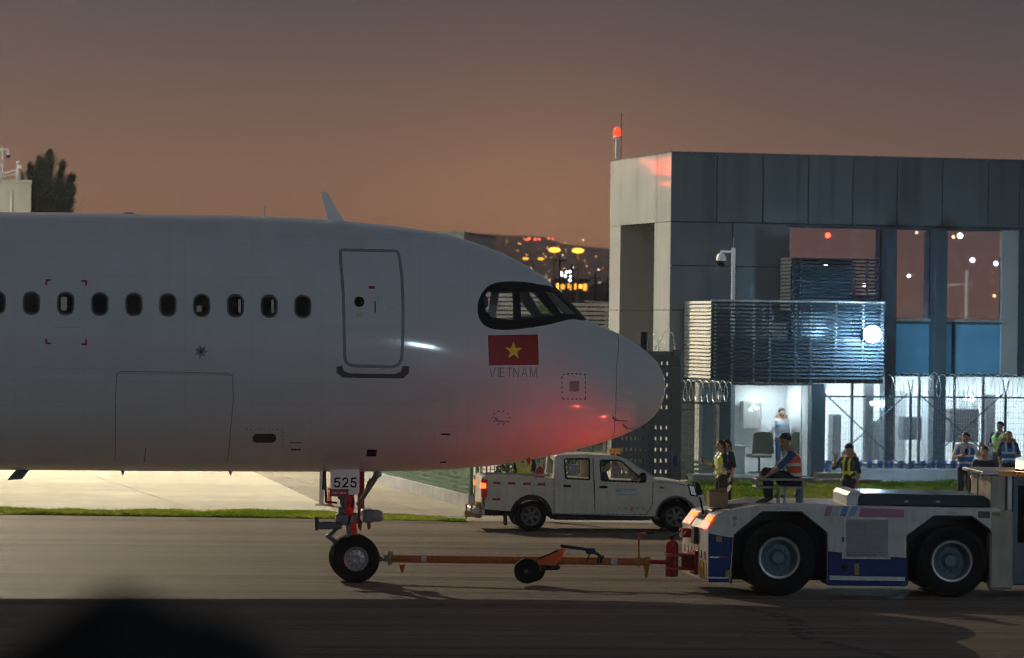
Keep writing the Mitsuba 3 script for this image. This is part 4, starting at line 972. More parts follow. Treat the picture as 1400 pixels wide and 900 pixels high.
for c in (RW, FW):
    ring = Point(c).buffer(WR + .115, quad_segs=16).difference(Point(c).buffer(WR + .08, quad_segs=16)).intersection(sbox(c[0] - 1, c[1] - .06, c[0] + 1, c[1] + 1))
    put(truck, 'arch_trim', prism(ring, -.025, .12), 'm_darkgrey' if c == FW else 'm_black')
    for y in (.45, TW - .48): put(truck, 'wheel_housing', prism(Point(c).buffer(WR + .083, quad_segs=10).intersection(sbox(c[0] - 1, c[1], c[0] + 1, c[1] + 1)), y, y + .03), 'm_black')
put(truck, 'mud_flap', box(kp(690, 700)[0], kp(694, 700)[0], .02, .26, .12, bz0 + .1), 'm_black')
mat('m_truckrim', (.17, .165, .15), .5, .3)
def truck_wheel(c, y, s):
    w = put(truck, 'wheel', lathe([(0, -.02), (.05, -.05), (.06, -.03), (.14, -.02), (.185, -.04), (.20, -.075), (.215, -.09), (.215, .08), (0, .08)], 'y', 30).apply_scale([1, s, 1]).apply_translation((c[0], y, c[1])), 'm_truckrim', 30)
    put(w, 'tyre', lathe([(.205, -.09), (.25, -.112), (WR - .05, -.11), (WR - .012, -.09), (WR, -.05), (WR, .05), (WR - .012, .09), (WR - .05, .11), (.205, .09)], 'y', 40).apply_translation((c[0], y, c[1])), 'm_rubber', 40)
    for k in range(6):
        a = k * PI / 3 + .3; ca, sa = math.cos(a), math.sin(a)
        g = hull([(c[0] + r * math.cos(a + d), y + s * dy, c[1] + r * math.sin(a + d)) for r, d in ((.075, -.32), (.075, .32), (.17, -.30), (.17, .30)) for dy in (-.048, -.01)])
        put(w, 'rim_opening', g, 'm_black')
for c in (RW, FW): truck_wheel(c, .12, 1); truck_wheel(c, TW - .12, -1)
# tail: tailgate, lamps, bumper with hitch
tx = kp(662, 651)[0]
put(truck, 'tailgate', box(tx - .035, tx - .003, .14, TW - .14, bz0 + .06, bz1 - .01, .012), 'm_truck_white')
lz0, lz1 = kp(660, 681)[1], kp(660, 655)[1]
for y0, y1 in ((-.012, .15), (TW - .15, TW + .012)):
    tl = put(truck, 'tail_lamp', box(tx - .055, tx + .075, y0, y1, lz0, lz1, .02), 'm_redlens')
    key = put(tl, 'bulb', box(tx - .06, tx + .05, y0 - .004, y1 - .02, lz1 - .2, lz1 - .07, .015), 'm_redlens'); scene[key]['emitter'] = emits((1.0, .07, .015), 1.3, .5)
put(truck, 'bumper', cat_(box(tx - .22, tx - .06, .1, TW - .1, WR + .02, WR + .14, .02), box(tx - .2, tx + .05, .3, .4, WR - .0, WR + .1)), 'm_galv')
mat('m_hitch', (.30, .20, .05), .5)
hx0, hx1 = kp(637, 700)[0], kp(661, 700)[0]; hz0, hz1 = kp(650, 708)[1], kp(650, 690)[1]
put(truck, 'hitch', cat_(box(hx0, hx1, .25, .31, hz0, hz0 + .07), box(hx0, hx1, .25, .31, hz0 + .07, hz0 + .12), box(hx0 + .02, hx0 + .05, .24, .32, hz0 - .03, hz1), box(hx1 - .13, hx1 - .03, .22, .34, hz0 - .02, hz1 + .04), box(hx0 + .12, hx0 + .16, .25, .31, hz0, hz1)), 'm_hitch')
for p0, p1, y0, y1 in ((674, 684.3, 658.6, 662), (694.6, 705, 659.3, 662.7), (715, 725.5, 660, 663.4), (735.3, 745.3, 660.5, 664), (673.5, 684.3, 681, 684.4)):
    a, b = kp(p0, y1), kp(p1, y0); put(truck, 'reflector', box(a[0], b[0], -.006, .0, a[1], b[1]), 'm_darkred')
# cargo rail and hoop behind the cab
r0, r1 = kp(664, 650), kp(752, 652)
put(truck, 'bed_rail', cat_(tube([(r0[0], .05, r0[1] + .04), (r1[0], .05, r1[1] + .03)], .022, 8), *[cyl((x, .05, bz1 - .05), (x, .05, bz1 + .06), .015, 6) for x in np.linspace(r0[0] + .1, r1[0] - .1, 4)]), 'm_grey')
for y, o_ in ((.05, .02), (TW - .05, .06)): put(truck, 'bed_stake', tube([(r0[0] + o_, y, bz1), (r0[0] + o_, y, bz1 + .35)], .02, 6), 'm_grey')
hx = kp(752, 640)[0]
put(truck, 'hoop', tumble(tube([(hx, .1, bz1), (hx, .1, roofz - .05), (hx, TW - .1, roofz - .05), (hx, TW - .1, bz1)], .03, 8)), 'm_galv')
# front: headlamp, grille end, bonnet seam, marker
h_ = [kp(*p) for p in ((941, 662.5), (949.5, 665), (953, 678.5), (944.5, 677))]
put(truck, 'headlamp', prism(h_, -.008, .25), 'm_glasslamp' if False else 'm_steel'); 
put(truck, 'headlamp_rim', prism(Polygon(h_).buffer(.014).difference(Polygon(h_).buffer(-.012)), -.016, .02), 'm_black')
a, b = kp(952, 690), kp(968, 704); put(truck, 'front_bumper', box(a[0], b[0], -.02, TW + .02, b[1], a[1], .04), 'm_truck_white')
P = LineString([kp(898, 659), kp(925, 661.5), kp(943, 664.5)]).buffer(.006); put(truck, 'bonnet_seam', prism(P, -.002, .004), 'm_dark')
a, b = kp(902, 668), kp(908, 665.5); put(truck, 'side_marker', box(a[0], b[0], -.008, 0, a[1], b[1]), 'm_darkred')
# amber beacons on the roof
for px, y in ((836.8, .55), (845, .35)):
    x, z = kp(px, 622.5, y); bc = put(truck, 'roof_beacon', lathe([(0, 0), (.062, 0), (.062, .03), (0, .03)], 'z', 16).apply_translation((x, y, z - .01)), 'm_dark')
    put(bc, 'lens', lathe([(0, 0), (.06, 0), (.062, .08), (.05, .115), (0, .12)], 'z', 16).apply_translation((x, y, z + .02)), 'm_amber', 30)
# printed lines on the front door (too small to read in the photograph)
mat('m_doorprint', (.30, .29, .28), .6); mat('m_redprint', (.42, .12, .10), .6)
for p0, p1, y0, y1, b in ((844.5, 848.5, 693, 697.5, 0), (852, 858.5, 693, 697.5, 0), (861.5, 866.5, 692.5, 699.5, 1), (868, 874, 693.5, 697.5, 0), (877, 883, 694, 698, 0), (885, 887, 694.5, 698, 0)):
    n = max(2, int((p1 - p0) / 1.9)); w = (p1 - p0) / n
    put(truck, 'door_print', cat_(*[box(kp(p0 + k * w + .15, y1)[0], kp(p0 + k * w + w - .45, y0)[0], -.0035, -.0005, kp(p0, y1)[1], kp(p0, y0 + .6 * (k % 2))[1]) for k in range(n)]), 'm_redprint' if b else 'm_doorprint')
for p0, p1, y0, y1 in ((841, 850, 669.5, 671.6), (853, 870, 669, 670.4), (841, 872, 676, 677)):
    a, b = kp(p0, y1), kp(p1, y0); put(truck, 'door_print', box(a[0], b[0], -.0035, -.0005, a[1], b[1]), 'm_lightblue')
# inside: seats, dashboard, wheel
zc0 = waist - .5
for px in (812, 866):
    x = kp(px, 660)[0]
for px in (776, 824):
    x = kp(px, 660)[0]
    for y in ((.42,) if px == 776 else (.42, TW - .42)):
        s_ = put(truck, 'seat', box(x - .1, x + .02, y - .24, y + .24, waist - .5, waist + .12, .04), 'm_darkgrey'); put(s_, 'headrest', box(x - .08, x + .0, y - .12, y + .12, waist + .14, waist + .32, .03), 'm_darkgrey')
put(truck, 'dashboard', box(kp(880, 660)[0], kp(894, 660)[0], .1, TW - .1, waist - .35, waist + .03, .05), 'm_dark')
sw = trimesh.creation.torus(.18, .016, 20, 8); sw.apply_transform(trimesh.transformations.rotation_matrix(math.radians(68), [0, 1, 0])); x, z = kp(868, 652); sw.apply_translation((x, .45, z - .02))
put(truck, 'steering_wheel', sw, 'm_grey', True)
x, z = kp(878, 653); put(truck, 'wing_mirror', cat_(box(x - .05, x + .06, -.2, -.03, z - .1, z + .1, .03), box(x, x + .04, -.05, .03, z - .06, z - .02)), 'm_black')
bagp = kp(737.5, 640, .8)
rb = thing('red_cylinder', 'dark red upright gas cylinder standing in the truck bed', 'gas cylinder', KF)
put(rb, 'shell', lathe([(0, 0), (.085, 0), (.09, .04), (.09, .36), (.06, .44), (.025, .46), (0, .46)], 'z', 16).apply_translation((bagp[0], .8, bz1 - .28)), 'm_darkred', 30)
put(rb, 'valve', cat_(cyl((bagp[0], .8, bz1 + .18), (bagp[0], .8, bz1 + .25), .022, 8), box(bagp[0] - .06, bagp[0] + .04, .78, .82, bz1 + .22, bz1 + .26)), 'm_galv')

# ------------------------------------------------------------------ the tow tractor
o = at(930, 780, 56.7)
TF = frame(o[0], 56.7, 0.0, 3.0)
tp = lambda px, py, y=0.0: face(TF, px, py, y)
tug = thing('tow_tractor', 'low white and blue aircraft tow tractor with huge wheels and red lamps', 'aircraft tug', TF)
GW = 2.3
zbt = tp(968, 796)[1]
prof = [tp(968, 796), tp(968, 726), tp(982, 706), tp(992, 700.5), tp(1010, 696), tp(1038, 690.5), tp(1128, 690.8), tp(1357, 696), tp(1368, 696.2), tp(1368, 800), tp(1240, 798.5), tp(1130, 797)]
hullm = man(prism(prof, 0.0, GW))
a1 = Polygon([tp(*p) for p in ((996, 830), (1003, 731), (1041.7, 699), (1095.6, 699), (1131.5, 728), (1131.5, 830))])
a2 = Polygon([tp(*p) for p in ((1239, 830), (1239, 732.5), (1277, 704.6), (1329, 705), (1353, 723), (1362, 740), (1360, 830))])
for ar in (a1, a2): hullm = hullm - man(prism(ar, -.2, .62)) - man(prism(ar, GW - .62, GW + .2))
hullm = hullm - man(box(tp(968, 0)[0] - .2, tp(985, 700)[0] + .25, .82, 1.5, tp(985, 716)[1], 3))     # the dark trough between the two lamp pods
zlow = tp(1186, 759)[1]
def skew(m, k=.17):
    V = np.array(m.vertices); x1 = tp(990, 700)[0]
    V[:, 0] -= np.where(V[:, 0] < x1, k * V[:, 1] / GW, 0); return trimesh.Trimesh(V, m.faces, process=False)
put(tug, 'body', skew(tri(hullm)), 'm_white')
put(tug, 'bonnet', box(tp(985, 700)[0] - .05, tp(1036, 700)[0], .83, 1.49, tp(985, 716)[1] - .1, tp(1010, 700)[1] - .02, .02), 'm_darkgrey')
put(tug, 'deck', hull([(tp(x, y)[0], yy, tp(x, y)[1] + .004 + d) for x, y in ((1000, 699), (1036, 691.2), (1060, 690.6)) for yy in (.2, GW - .2) for d in (-.05, .006)]), 'm_darkgrey')
for ar in (a1, a2):
    put(tug, 'wheel_arch', cat_(prism(ar.difference(ar.buffer(-.03)).difference(sbox(-9, -1, 9, zbt - .02)), -.004, .6), prism(ar.intersection(sbox(-9, zbt, 9, 9)).buffer(-.002), .60, .619)), 'm_black')
# blue flank panels
def flank(poly, y=-.012): return prism(Polygon(poly), y, -.001)
put(tug, 'blue_panel', flank([tp(*p) for p in ((968.6, 796), (968.6, 729.5), (1002, 735.6), (997, 796))]), 'm_blue')
put(tug, 'blue_panel', flank([tp(*p) for p in ((1132, 796.5), (1132, 754), (1239, 763), (1239, 797.8))]), 'm_blue')
a, b = tp(1132, 792), tp(1238, 786.5); stp = put(tug, 'light_strip', prism([tp(1134, 793), tp(1134, 787), tp(1237, 789), tp(1237, 794.5)], -.018, -.0125), 'm_galv')
put(tug, 'side_step', box(tp(1132, 797)[0], tp(1238, 797)[0], -.05, .2, tp(1180, 801)[1], tp(1180, 796.5)[1] - .004), 'm_blue')
for q, b in (([(979, 741), (987, 741), (987, 733), (979, 733)], 'm_hitch'), ([(992, 789), (1000, 789), (1000, 780), (992, 780)], 'm_hitch'), ([(1168, 786), (1174.5, 786), (1174.5, 771), (1168, 771)], 'm_hitch'), ([(1337, 708), (1353, 709), (1353, 699.5), (1337, 699)], 'm_greenchair'), ([(1357, 706), (1367, 706), (1367, 701), (1357, 701)], 'm_hitch'),
             ([(970, 763), (983, 763), (983, 761), (970, 761)], 'm_plate'), ([(983.5, 763), (994, 763.2), (994, 761), (983.5, 761)], 'm_darkred'), ([(968.6, 791), (996, 791.5), (996, 789), (968.6, 788.6)], 'm_galv')):
    put(tug, 'plate', prism([tp(*p) for p in q], -.018, -.0125), b)
x, z = tp(1154.5, 776); put(tug, 'exhaust_port', cyl((x, -.03, z), (x, -.012, z), .055, 14), 'm_black')
x, z = tp(1004.5, 709); put(tug, 'symbol', prism(Point(x, z).buffer(.036), -.006, -.001), 'm_print'); x, z = tp(1004.5, 717); put(tug, 'symbol', prism([(x - .038, z - .03), (x + .038, z - .03), (x, z + .035)], -.006, -.001), 'm_print')
for x0, x1, y in ((1062, 1082, 695.3), (1296, 1312, 701)):
    put(tug, 'stencil', cat_(*[box(tp(x0 + 2.6 * k, y)[0], tp(x0 + 2.6 * k + 1.7, y)[0], -.005, -.001, tp(x0, y + 1)[1], tp(x0, y - 1)[1]) for k in range(int((x1 - x0) / 2.6))]), 'm_print')
for k, (x, b) in enumerate(((1126, 'm_mauve'), (1137, 'm_slatprint'), (1148, 'm_stripeblue'), (1160, 'm_lightblue'))):
    if b == 'm_slatprint': mat(b, (.36, .44, .52), .4)
    if b == 'm_stripeblue': mat(b, (.05, .16, .42), .4)
    put(tug, 'stripe', prism([tp(*p) for p in ((x, 706), (x + 4.5, 692.6), (x + 13, 692.8), (x + 8, 706.3))], -.006, -.001), b)
put(tug, 'stripe', prism([tp(*p) for p in ((1174, 707), (1177, 695), (1236, 696.5), (1236, 708))], -.006, -.001), 'm_mauve')
# side grille
g0, g1 = tp(1156, 761.5), tp(1213.5, 711)
put(tug, 'grille_frame', prism(sbox(g0[0] - .06, g0[1] - .03, g1[0] + .05, g1[1] + .03).difference(sbox(g0[0], g0[1], g1[0], g1[1])), -.022, -.001), 'm_white')
put(tug, 'grille_back', box(g0[0], g1[0], -.004, -.001, g0[1], g1[1]), 'm_dark')
mat('m_grille', (.46, .46, .45), .35, .3)
for z in np.linspace(g0[1] + .02, g1[1] - .02, 17):
    s_ = sl_f.copy(); s_.apply_scale([g1[0] - g0[0] - .01, .5, .36]); s_.apply_translation((g0[0] + .005, -.006, z)); put(tug, 'grille_slat', s_, 'm_grille')
x, z = tp(1153, 738); put(tug, 'latch', box(x - .02, x + .01, -.03, -.022, z - .04, z + .04), 'm_black')
# end face: lamp pods, hazard stripes, hitch
def onface(px, py, y): return (tp(px, py, y)[0] - .17 * y / GW, tp(px, py, y)[1])
fxx = tp(968, 760)[0]
def fpt(y, z, off): return (fxx - .17 * y / GW - off, y, z)
zt_f, zs_f = tp(968, 726)[1], tp(968, 766)[1]
for y0, y1 in ((.06, .78), (1.54, 2.24)):
    a, b = tp(968, 726), tp(982, 706)
    sx = lambda y: -.17 * y / GW
    v = [(a[0] + sx(y0) - .016, y0, a[1] + .014), (a[0] + sx(y1) - .016, y1, a[1] + .014), (b[0] + sx(y1) - .024, y1, b[1] - .012), (b[0] + sx(y0) - .024, y0, b[1] - .012)]
    pod = put(tug, 'lamp_pod', hull(v + [(q[0] + .05, q[1], q[2] - .03) for q in v]), 'm_orangered'); scene[pod]['emitter'] = emits((1.0, .07, .03), .10, .5)
    ym, t = y0 + (.18 if y0 < 1 else .2), .68
    c = np.array(v[0]) * (1 - t) + np.array(v[3]) * t; c[1] = ym
    key = put(pod, 'bulb', ball(c + [-.012, 0, .01], .05, 2), 'm_amber', True); scene[key]['emitter'] = emits((1.0, .16, .02), 1.0, .3)
    spot(tug + '_lamp_light' + ('' if y0 < 1 else '_001'), (TF @ np.append(c + [-.1, 0, .06], 1))[:3], (TF @ np.append(c + [-2.2, 0.1, .85], 1))[:3], 1.5, 43, (1.0, .03, .03), 4, 16)
mat('m_hazard', (.75, .50, .03), .5)
for k in range(9):
    y = .06 + .25 * k
    if k in (3, 4, 5): continue
    put(tug, 'hazard_stripe', hull([fpt(y + dy, z, o_) for dy, z in ((0, zbt + .02), (.11, zbt + .02), (.17, zs_f - .04), (.06, zs_f - .04)) for o_ in (.003, .012)]), 'm_hazard')
for k in range(7):
    y = .2 + .3 * k
    put(tug, 'red_tick', hull([fpt(y + dy, z, o_) for dy, z in ((0, zs_f + .0), (.07, zs_f + .0), (.09, zs_f + .12), (.02, zs_f + .12)) for o_ in (.003, .01)]), 'm_darkred')
put(tug, 'hook', cat_(hull([fpt(y, z, o_) for y in (1.5, 1.8) for z in (zs_f + .26, zs_f + .40) for o_ in (.0, .14)]), cyl(fpt(1.4, zs_f + .32, .08), fpt(1.95, zs_f + .32, .08), .05, 10)), 'm_darkred')
put(tug, 'chain_box', hull([fpt(y, z, o_) for y in (.85, 1.1) for z in (zs_f + .2, zs_f + .46) for o_ in (0, .07)]), 'm_dark')
put(tug, 'tow_coupling', cat_(hull([fpt(y, z, o_) for y in (.9, 1.35) for z in (zbt + .05, zbt + .42) for o_ in (.0, .05)]), box(fxx - .55, fxx - .15, .93, 1.32, zbt + .33, zbt + .37), box(fxx - .55, fxx - .12, .93, 1.32, zbt + .12, zbt + .16), box(fxx - .3, fxx - .12, 1.1, 1.14, zbt + .16, zbt + .33), cyl((fxx - .42, 1.12, zbt), (fxx - .42, 1.12, zbt + .5), .035, 10)), 'm_rust' if False else 'm_darkred')


a, b = tp(964, 706, 1.2), tp(957, 680, 1.2)
st = put(tug, 'mirror_stalk', tube([(a[0], 1.2, a[1] - .1), (b[0], 1.2, b[1])], .018, 6), 'm_black')
m0, m1 = tp(949.5, 678, 1.2), tp(961.5, 659, 1.2)
put(st, 'mirror', hull([(m0[0] + .0, 1.12, m1[1]), (m0[0] + .06, 1.28, m1[1] - .0), (m0[0] + .06, 1.3, m0[1] + .04), (m1[0], 1.12, m0[1] + .03), (m1[0] - .06, 1.12, m1[1] - .05), (m0[0] + .03, 1.12, m0[1]), (m1[0], 1.3, m0[1] + .06)]), 'm_black')
x, z = tp(965, 707, 1.0); put(tug, 'red_knob', cat_(ball((x, 1.0, z), .05, 1), cyl((x, 1.0, z - .14), (x, 1.0, z), .02, 6)), 'm_red')
bxm = thing('cardboard_box', 'open brown cardboard box standing on the end of the tow tractor', 'box', TF)
b0, b1 = tp(968, 690, 1.3), tp(998, 668.5, 1.3)
put(bxm, 'carton', cat_(box(b0[0], b1[0] - .05, 1.1, 1.12, b0[1] - .03, b1[1] - .04), box(b0[0], b1[0] - .05, 1.5, 1.52, b0[1] - .03, b1[1] - .04), box(b0[0], b0[0] + .015, 1.12, 1.5, b0[1] - .03, b1[1] - .04), box(b1[0] - .065, b1[0] - .05, 1.12, 1.5, b0[1] - .03, b1[1] - .04), box(b0[0], b1[0] - .05, 1.12, 1.5, b0[1] - .03, b0[1])), 'm_card')
put(bxm, 'flap', hull([(b1[0] - .05, 1.1, b1[1] - .04), (b1[0] - .05, 1.5, b1[1] - .04), (b1[0] + .01, 1.1, b1[1] + .06), (b1[0] + .01, 1.5, b1[1] + .06), (b1[0] - .04, 1.1, b1[1] - .045)]), 'm_card')
put(bxm, 'flap', hull([(b0[0], 1.1, b1[1] - .045), (b1[0] - .07, 1.1, b1[1] - .045), (b0[0] + .02, 1.02, b1[1] + .0), (b1[0] - .07, 1.02, b1[1] + .035), (b0[0], 1.105, b1[1] - .05)]), 'm_card')
fe = thing('fire_extinguisher', 'red fire extinguisher hung beside the tow coupling, ahead of the tractor', 'fire extinguisher', TF)
x, z = tp(918.5, 765, 1.25)
put(fe, 'shell', lathe([(0, -.27), (.095, -.27), (.105, -.24), (.105, .22), (.07, .29), (.03, .31), (0, .31)], 'z', 18).apply_translation((x, 1.25, z)), 'm_red', 30)
put(fe, 'valve', cat_(cyl((x, 1.25, z + .3), (x, 1.25, z + .37), .025, 8), tube([(x, 1.25, z + .36), (x + .08, 1.25, z + .40), (x + .14, 1.25, z + .47)], .014, 6)), 'm_black')
# wheels
def tug_wheel(px, py, y, s):
    x, z = tp(px, py); R_ = z
    w = put(tug, 'wheel', lathe([(.262, .04), (.270, -.13), (.280, -.15), (.288, -.172), (.318, -.178), (.330, -.168), (.338, -.15), (.345, .12), (.30, .12), (.262, .06)], 'y', 44).apply_scale([1, s, 1]).apply_translation((x, y, z)), 'm_alloy', 30)
    put(w, 'tyre', lathe([(.335, -.16), (.40, -.215), (R_ - .09, -.225), (R_ - .02, -.20), (R_, -.13), (R_, .13), (R_ - .02, .20), (R_ - .09, .225), (.40, .215), (.335, .16)], 'y', 56).apply_translation((x, y, z)), 'm_rubber', 40)
    put(w, 'hub', lathe([(0, -.06), (.09, -.06), (.105, -.03), (.12, -.02), (.13, .03), (.20, .05), (.27, .02), (.272, .08), (0, .08)], 'y', 36).apply_scale([1, s, 1]).apply_translation((x, y, z)), 'm_hub', 25)
    for k in range(10):
        a = k * PI / 5; put(w, 'wheel_nut', cyl((x + .175 * math.cos(a), y + s * .05, z + .175 * math.sin(a)), (x + .175 * math.cos(a), y - s * .005, z + .175 * math.sin(a)), .024, 6), 'm_hub')
    if y < 1: 
        ring = lathe([(R_ - .095, -.0), (R_ - .08, -.008), (R_ - .065, .0)], 'y', 56).apply_translation((x, y - .2255, z)); put(w, 'sidewall_rib', ring, 'm_rubber', True)
for px, py in ((1066, 763.5), (1302.5, 768)):
    tug_wheel(px, py, .235, 1); tug_wheel(px, py, GW - .235, -1)
# glossy dark cover, silver nose end
c0_, c1_ = tp(1160, 696, .25), tp(1353, 673, .25)
put(tug, 'engine_cover', hull([(tp(x, y, .25)[0], yy, tp(x, y, .25)[1]) for x, y in ((1173, 696), (1174, 680), (1180, 674.5), (1345, 678), (1352, 683), (1352.5, 697)) for yy in (.28, 1.9)] + [(tp(x, y, .25)[0], yy, tp(x, y, .25)[1]) for x, y in ((1174, 690), (1352, 692)) for yy in (.25, 1.93)]), 'm_cover')
scene['m_cover'] = {'type': 'twosided', 'bsdf': {'type': 'principled', 'base_color': {'type': 'rgb', 'value': [.006, .022, .025]}, 'roughness': .22, 'specular': .3}}
put(tug, 'cover_end', hull([(tp(x, y, .25)[0], yy, tp(x, y, .25)[1]) for x, y in ((1158, 691), (1158.5, 678), (1163, 672.5), (1176, 671.5), (1176, 691)) for yy in (.3, 1.85)]), 'm_galv')
put(tug, 'top_deck', box(tp(1100, 691)[0], tp(1368, 691)[0], .12, GW - .1, tp(1128, 691)[1] - .09, tp(1240, 694)[1] + .0), 'm_white')
put(tug, 'cover_latch', cat_(*[box(tp(x, 686, .25)[0] - .03, tp(x, 686, .25)[0] + .03, .235, .25, tp(x, 687, .25)[1], tp(x, 684.5, .25)[1]) for x in (1239, 1282)]), 'm_galv')
# operator frame with seat
fr0, fr1 = tp(1034.5, 667, .55), tp(1097, 656, .55)
zf = fr1[1]
put(tug, 'seat_frame', cat_(*[tube([(fr0[0], y, tp(1035, 666, .55)[1]), (fr0[0], y, zf), (fr1[0], y, zf), (fr1[0], y, tp(1097, 668, .55)[1])], .018, 8) for y in (.5, 1.0)], *[tube([(x, .5, z), (x, 1.0, z)], .018, 8) for x in (fr0[0], fr1[0] - .1) for z in (zf, zf - .12)],
    *[tube([(fr0[0], y, zf - .125), (fr1[0] - .02, y, zf - .125)], .016, 8) for y in (.5, 1.0)]), 'm_galv')
dz = tp(1070, 690.5, .75)[1] - .05
for px, r in ((1064, .03), (1073, .03), (1093, .06)):
    x = tp(px, 680, .75)[0]; put(tug, 'seat_post', cyl((x, .75, dz), (x, .75, zf - .1), r, 10), 'm_galv' if r < .05 else 'm_hub')
for px in (1061, 1070, 1088):
    x, z = tp(px, 678, .72); put(tug, 'suspension_ball', ball((x, .66, z), .035, 2), 'm_hub', True)
x = tp(1080, 660, .75)[0]; put(tug, 'seat_cushion', box(x - .2, x + .2, .52, .98, zf - .10, zf - .02, .03), 'm_black')
# cab end at the right edge of the picture
q0, q1 = tp(1343, 696, .3)[0], tp(1375, 646, .3)[0]
cab_z = tp(1355, 644.5, .3)[1]
mat('m_cabbeige', worn((.50, .44, .34), .3, 2.0), .4)
cbn = put(tug, 'cab', cat_(box(q0 + .12, q1, .25, 2.0, tp(1360, 800, .3)[1], cab_z - .06, .015)), 'm_cabbeige')
put(cbn, 'roof', box(q0 - .02, q1 + 1.3, .2, 2.05, cab_z - .058, cab_z, .012), 'm_galv')
put(cbn, 'rear_fender', box(tp(1354, 700)[0], tp(1386, 700)[0], -.01, .25, tp(1360, 806)[1], tp(1360, 698)[1], .03), 'm_cabbeige')
put(cbn, 'dark_door', box(q1 + .09, q1 + 1.25, .2, 2.0, tp(1390, 800, .2)[1], cab_z - .06, .02), 'm_column')
put(cbn, 'door_window', box(q1 + .18, q1 + 1.1, .19, .20, tp(1390, 742, .2)[1], tp(1390, 664, .2)[1]), 'm_pane_dark')
put(cbn, 'corner_post', box(q1 + .005, q1 + .085, .18, .3, tp(1380, 806, .2)[1], cab_z - .06, .01), 'm_galv')
put(cbn, 'number_band', box(tp(1366, 650, .19)[0], q1 + 1.2, .185, .199, tp(1375, 651.5, .19)[1], tp(1375, 645.5, .19)[1]), 'm_amber')
n_ = label_text('52', .06, .003); n_.apply_translation((tp(1385, 651, .18)[0], .184, tp(1385, 650.6, .18)[1])); put(cbn, 'number', n_, 'm_black')
for y in (.4, 1.2): put(cbn, 'step_rail', tube([(q0 - .06, y, tp(1345, 690, .3)[1]), (q0 - .06, y, cab_z - .02), (q0 + .15, y, cab_z - .02)], .014, 6), 'm_galv')
x, z = tp(1394, 637, .6)
bcn = put(cbn, 'beacon', lathe([(0, -.06), (.075, -.06), (.075, -.03), (0, -.03)], 'z', 16).apply_translation((x, .6, cab_z + .06)), 'm_dark')
key = put(bcn, 'lens', lathe([(0, 0), (.065, 0), (.07, .09), (.05, .13), (0, .14)], 'z', 16).apply_translation((x, .6, cab_z + .03)), 'm_amber', True); scene[key]['emitter'] = emits((1.0, .33, .03), 7.0, 1.0)

# ------------------------------------------------------------------ towbar between nose wheel and tractor
hb0 = (AF @ np.array([.44, 0, .36, 1]))[:3]; p1 = (TF @ np.array([fxx - .42, 1.12, zbt + .25, 1]))[:3]
L = np.linalg.norm((p1 - hb0)[:2]); dg = math.degrees(math.atan2(p1[1] - hb0[1], p1[0] - hb0[0]))
BFm = frame(hb0[0], hb0[1], 0, dg)
bp = lambda px, py, y=0.0: face(BFm, px, py, y)
bar = thing('towbar', 'long orange towbar with small wheels between the nose gear and the tow tractor', 'tow bar', BFm)
zb_l, zb_r = bp(536, 764)[1], bp(900, 768.5)[1]
xa, xb = bp(536, 764)[0], bp(888, 768)[0]
put(bar, 'beam', cyl((xa, 0, zb_l), (xb, 0, zb_r), .062, 18), 'm_orange', 30)
put(bar, 'head', cat_(cyl((-.18, 0, zb_l), (xa, 0, zb_l), .03, 10), cyl((.0, -.12, zb_l), (.0, .12, zb_l), .05, 10), cyl((.06, 0, zb_l), (.09, 0, zb_l), .06, 10), cyl((.12, 0, zb_l - .0), (.15, 0, zb_l), .07, 10), box(xa - .06, xa - .0, -.06, .06, zb_l - .1, zb_l + .12, .01), *[tube([(-.02, s * .11, zb_l), (-.35, s * .08, .385)], .028, 6) for s in (-1, 1)]), 'm_steel')
put(bar, 'flange', cat_(cyl((xb - .06, 0, zb_r), (xb, 0, zb_r), .085, 14), cyl((xb - .2, 0, zb_r), (xb - .15, 0, zb_r), .08, 14)), 'm_hitch')
put(bar, 'coupling_rod', cat_(cyl((xb, 0, zb_r), (L + .05, 0, zb_r - .0), .035, 10), cyl((L, 0, zb_r - .04), (L, 0, zb_r + .04), .07, 12)), 'm_darkred')
for px, pb in ((550, 783), (884, 790)):
    x = bp(px, 770)[0]; z = bp(px, 772)[1]; put(bar, 'prop_foot', cat_(hull([(x - .045, -.03, z), (x + .045, -.03, z), (x - .045, .03, z), (x + .045, .03, z), (x - .015, 0, bp(px, pb)[1]), (x + .015, 0, bp(px, pb)[1])]), cyl((x, 0, bp(px, pb)[1]), (x, 0, z), .016, 6)), 'm_orange')
lv = [bp(*p) for p in ((873.5, 762), (873.5, 735), (876, 729.5), (884, 728.5))]
put(bar, 'lever', tube([(a, 0, b) for a, b in lv], .016, 8), 'm_orange'); e = bp(884, 728.5); e2 = bp(895, 728.5); put(bar, 'lever_grip', cyl((e[0], 0, e[1]), (e2[0], 0, e2[1]), .022, 8), 'm_black')
wx, wz = bp(720.5, 780.5, -.18)
for y in (-.18, .24):
    w = put(bar, 'wheel', lathe([(0, -.05), (.05, -.06), (.07, -.045), (.14, -.05), (.19, -.055), (.205, -.03), (.205, .03), (.19, .055), (0, .055)], 'y', 30).apply_translation((wx - .0, y, wz)), 'm_rubber', 40)
    put(w, 'hub', cyl((wx, y - .062, wz), (wx, y + .062, wz), .035, 12), 'm_darkgrey')
put(bar, 'axle', cyl((wx, -.2, wz), (wx, .26, wz), .022, 8), 'm_dark')
P = lambda px, py: bp(px, py)
put(bar, 'wheel_arm', cat_(*[prism([P(*q) for q in ((722, 784), (738, 765), (752, 757), (768, 750), (771, 752), (765, 764), (762, 773), (742, 779), (726, 786))], y, y + .02) for y in (-.11, .10)]), 'm_orangered')
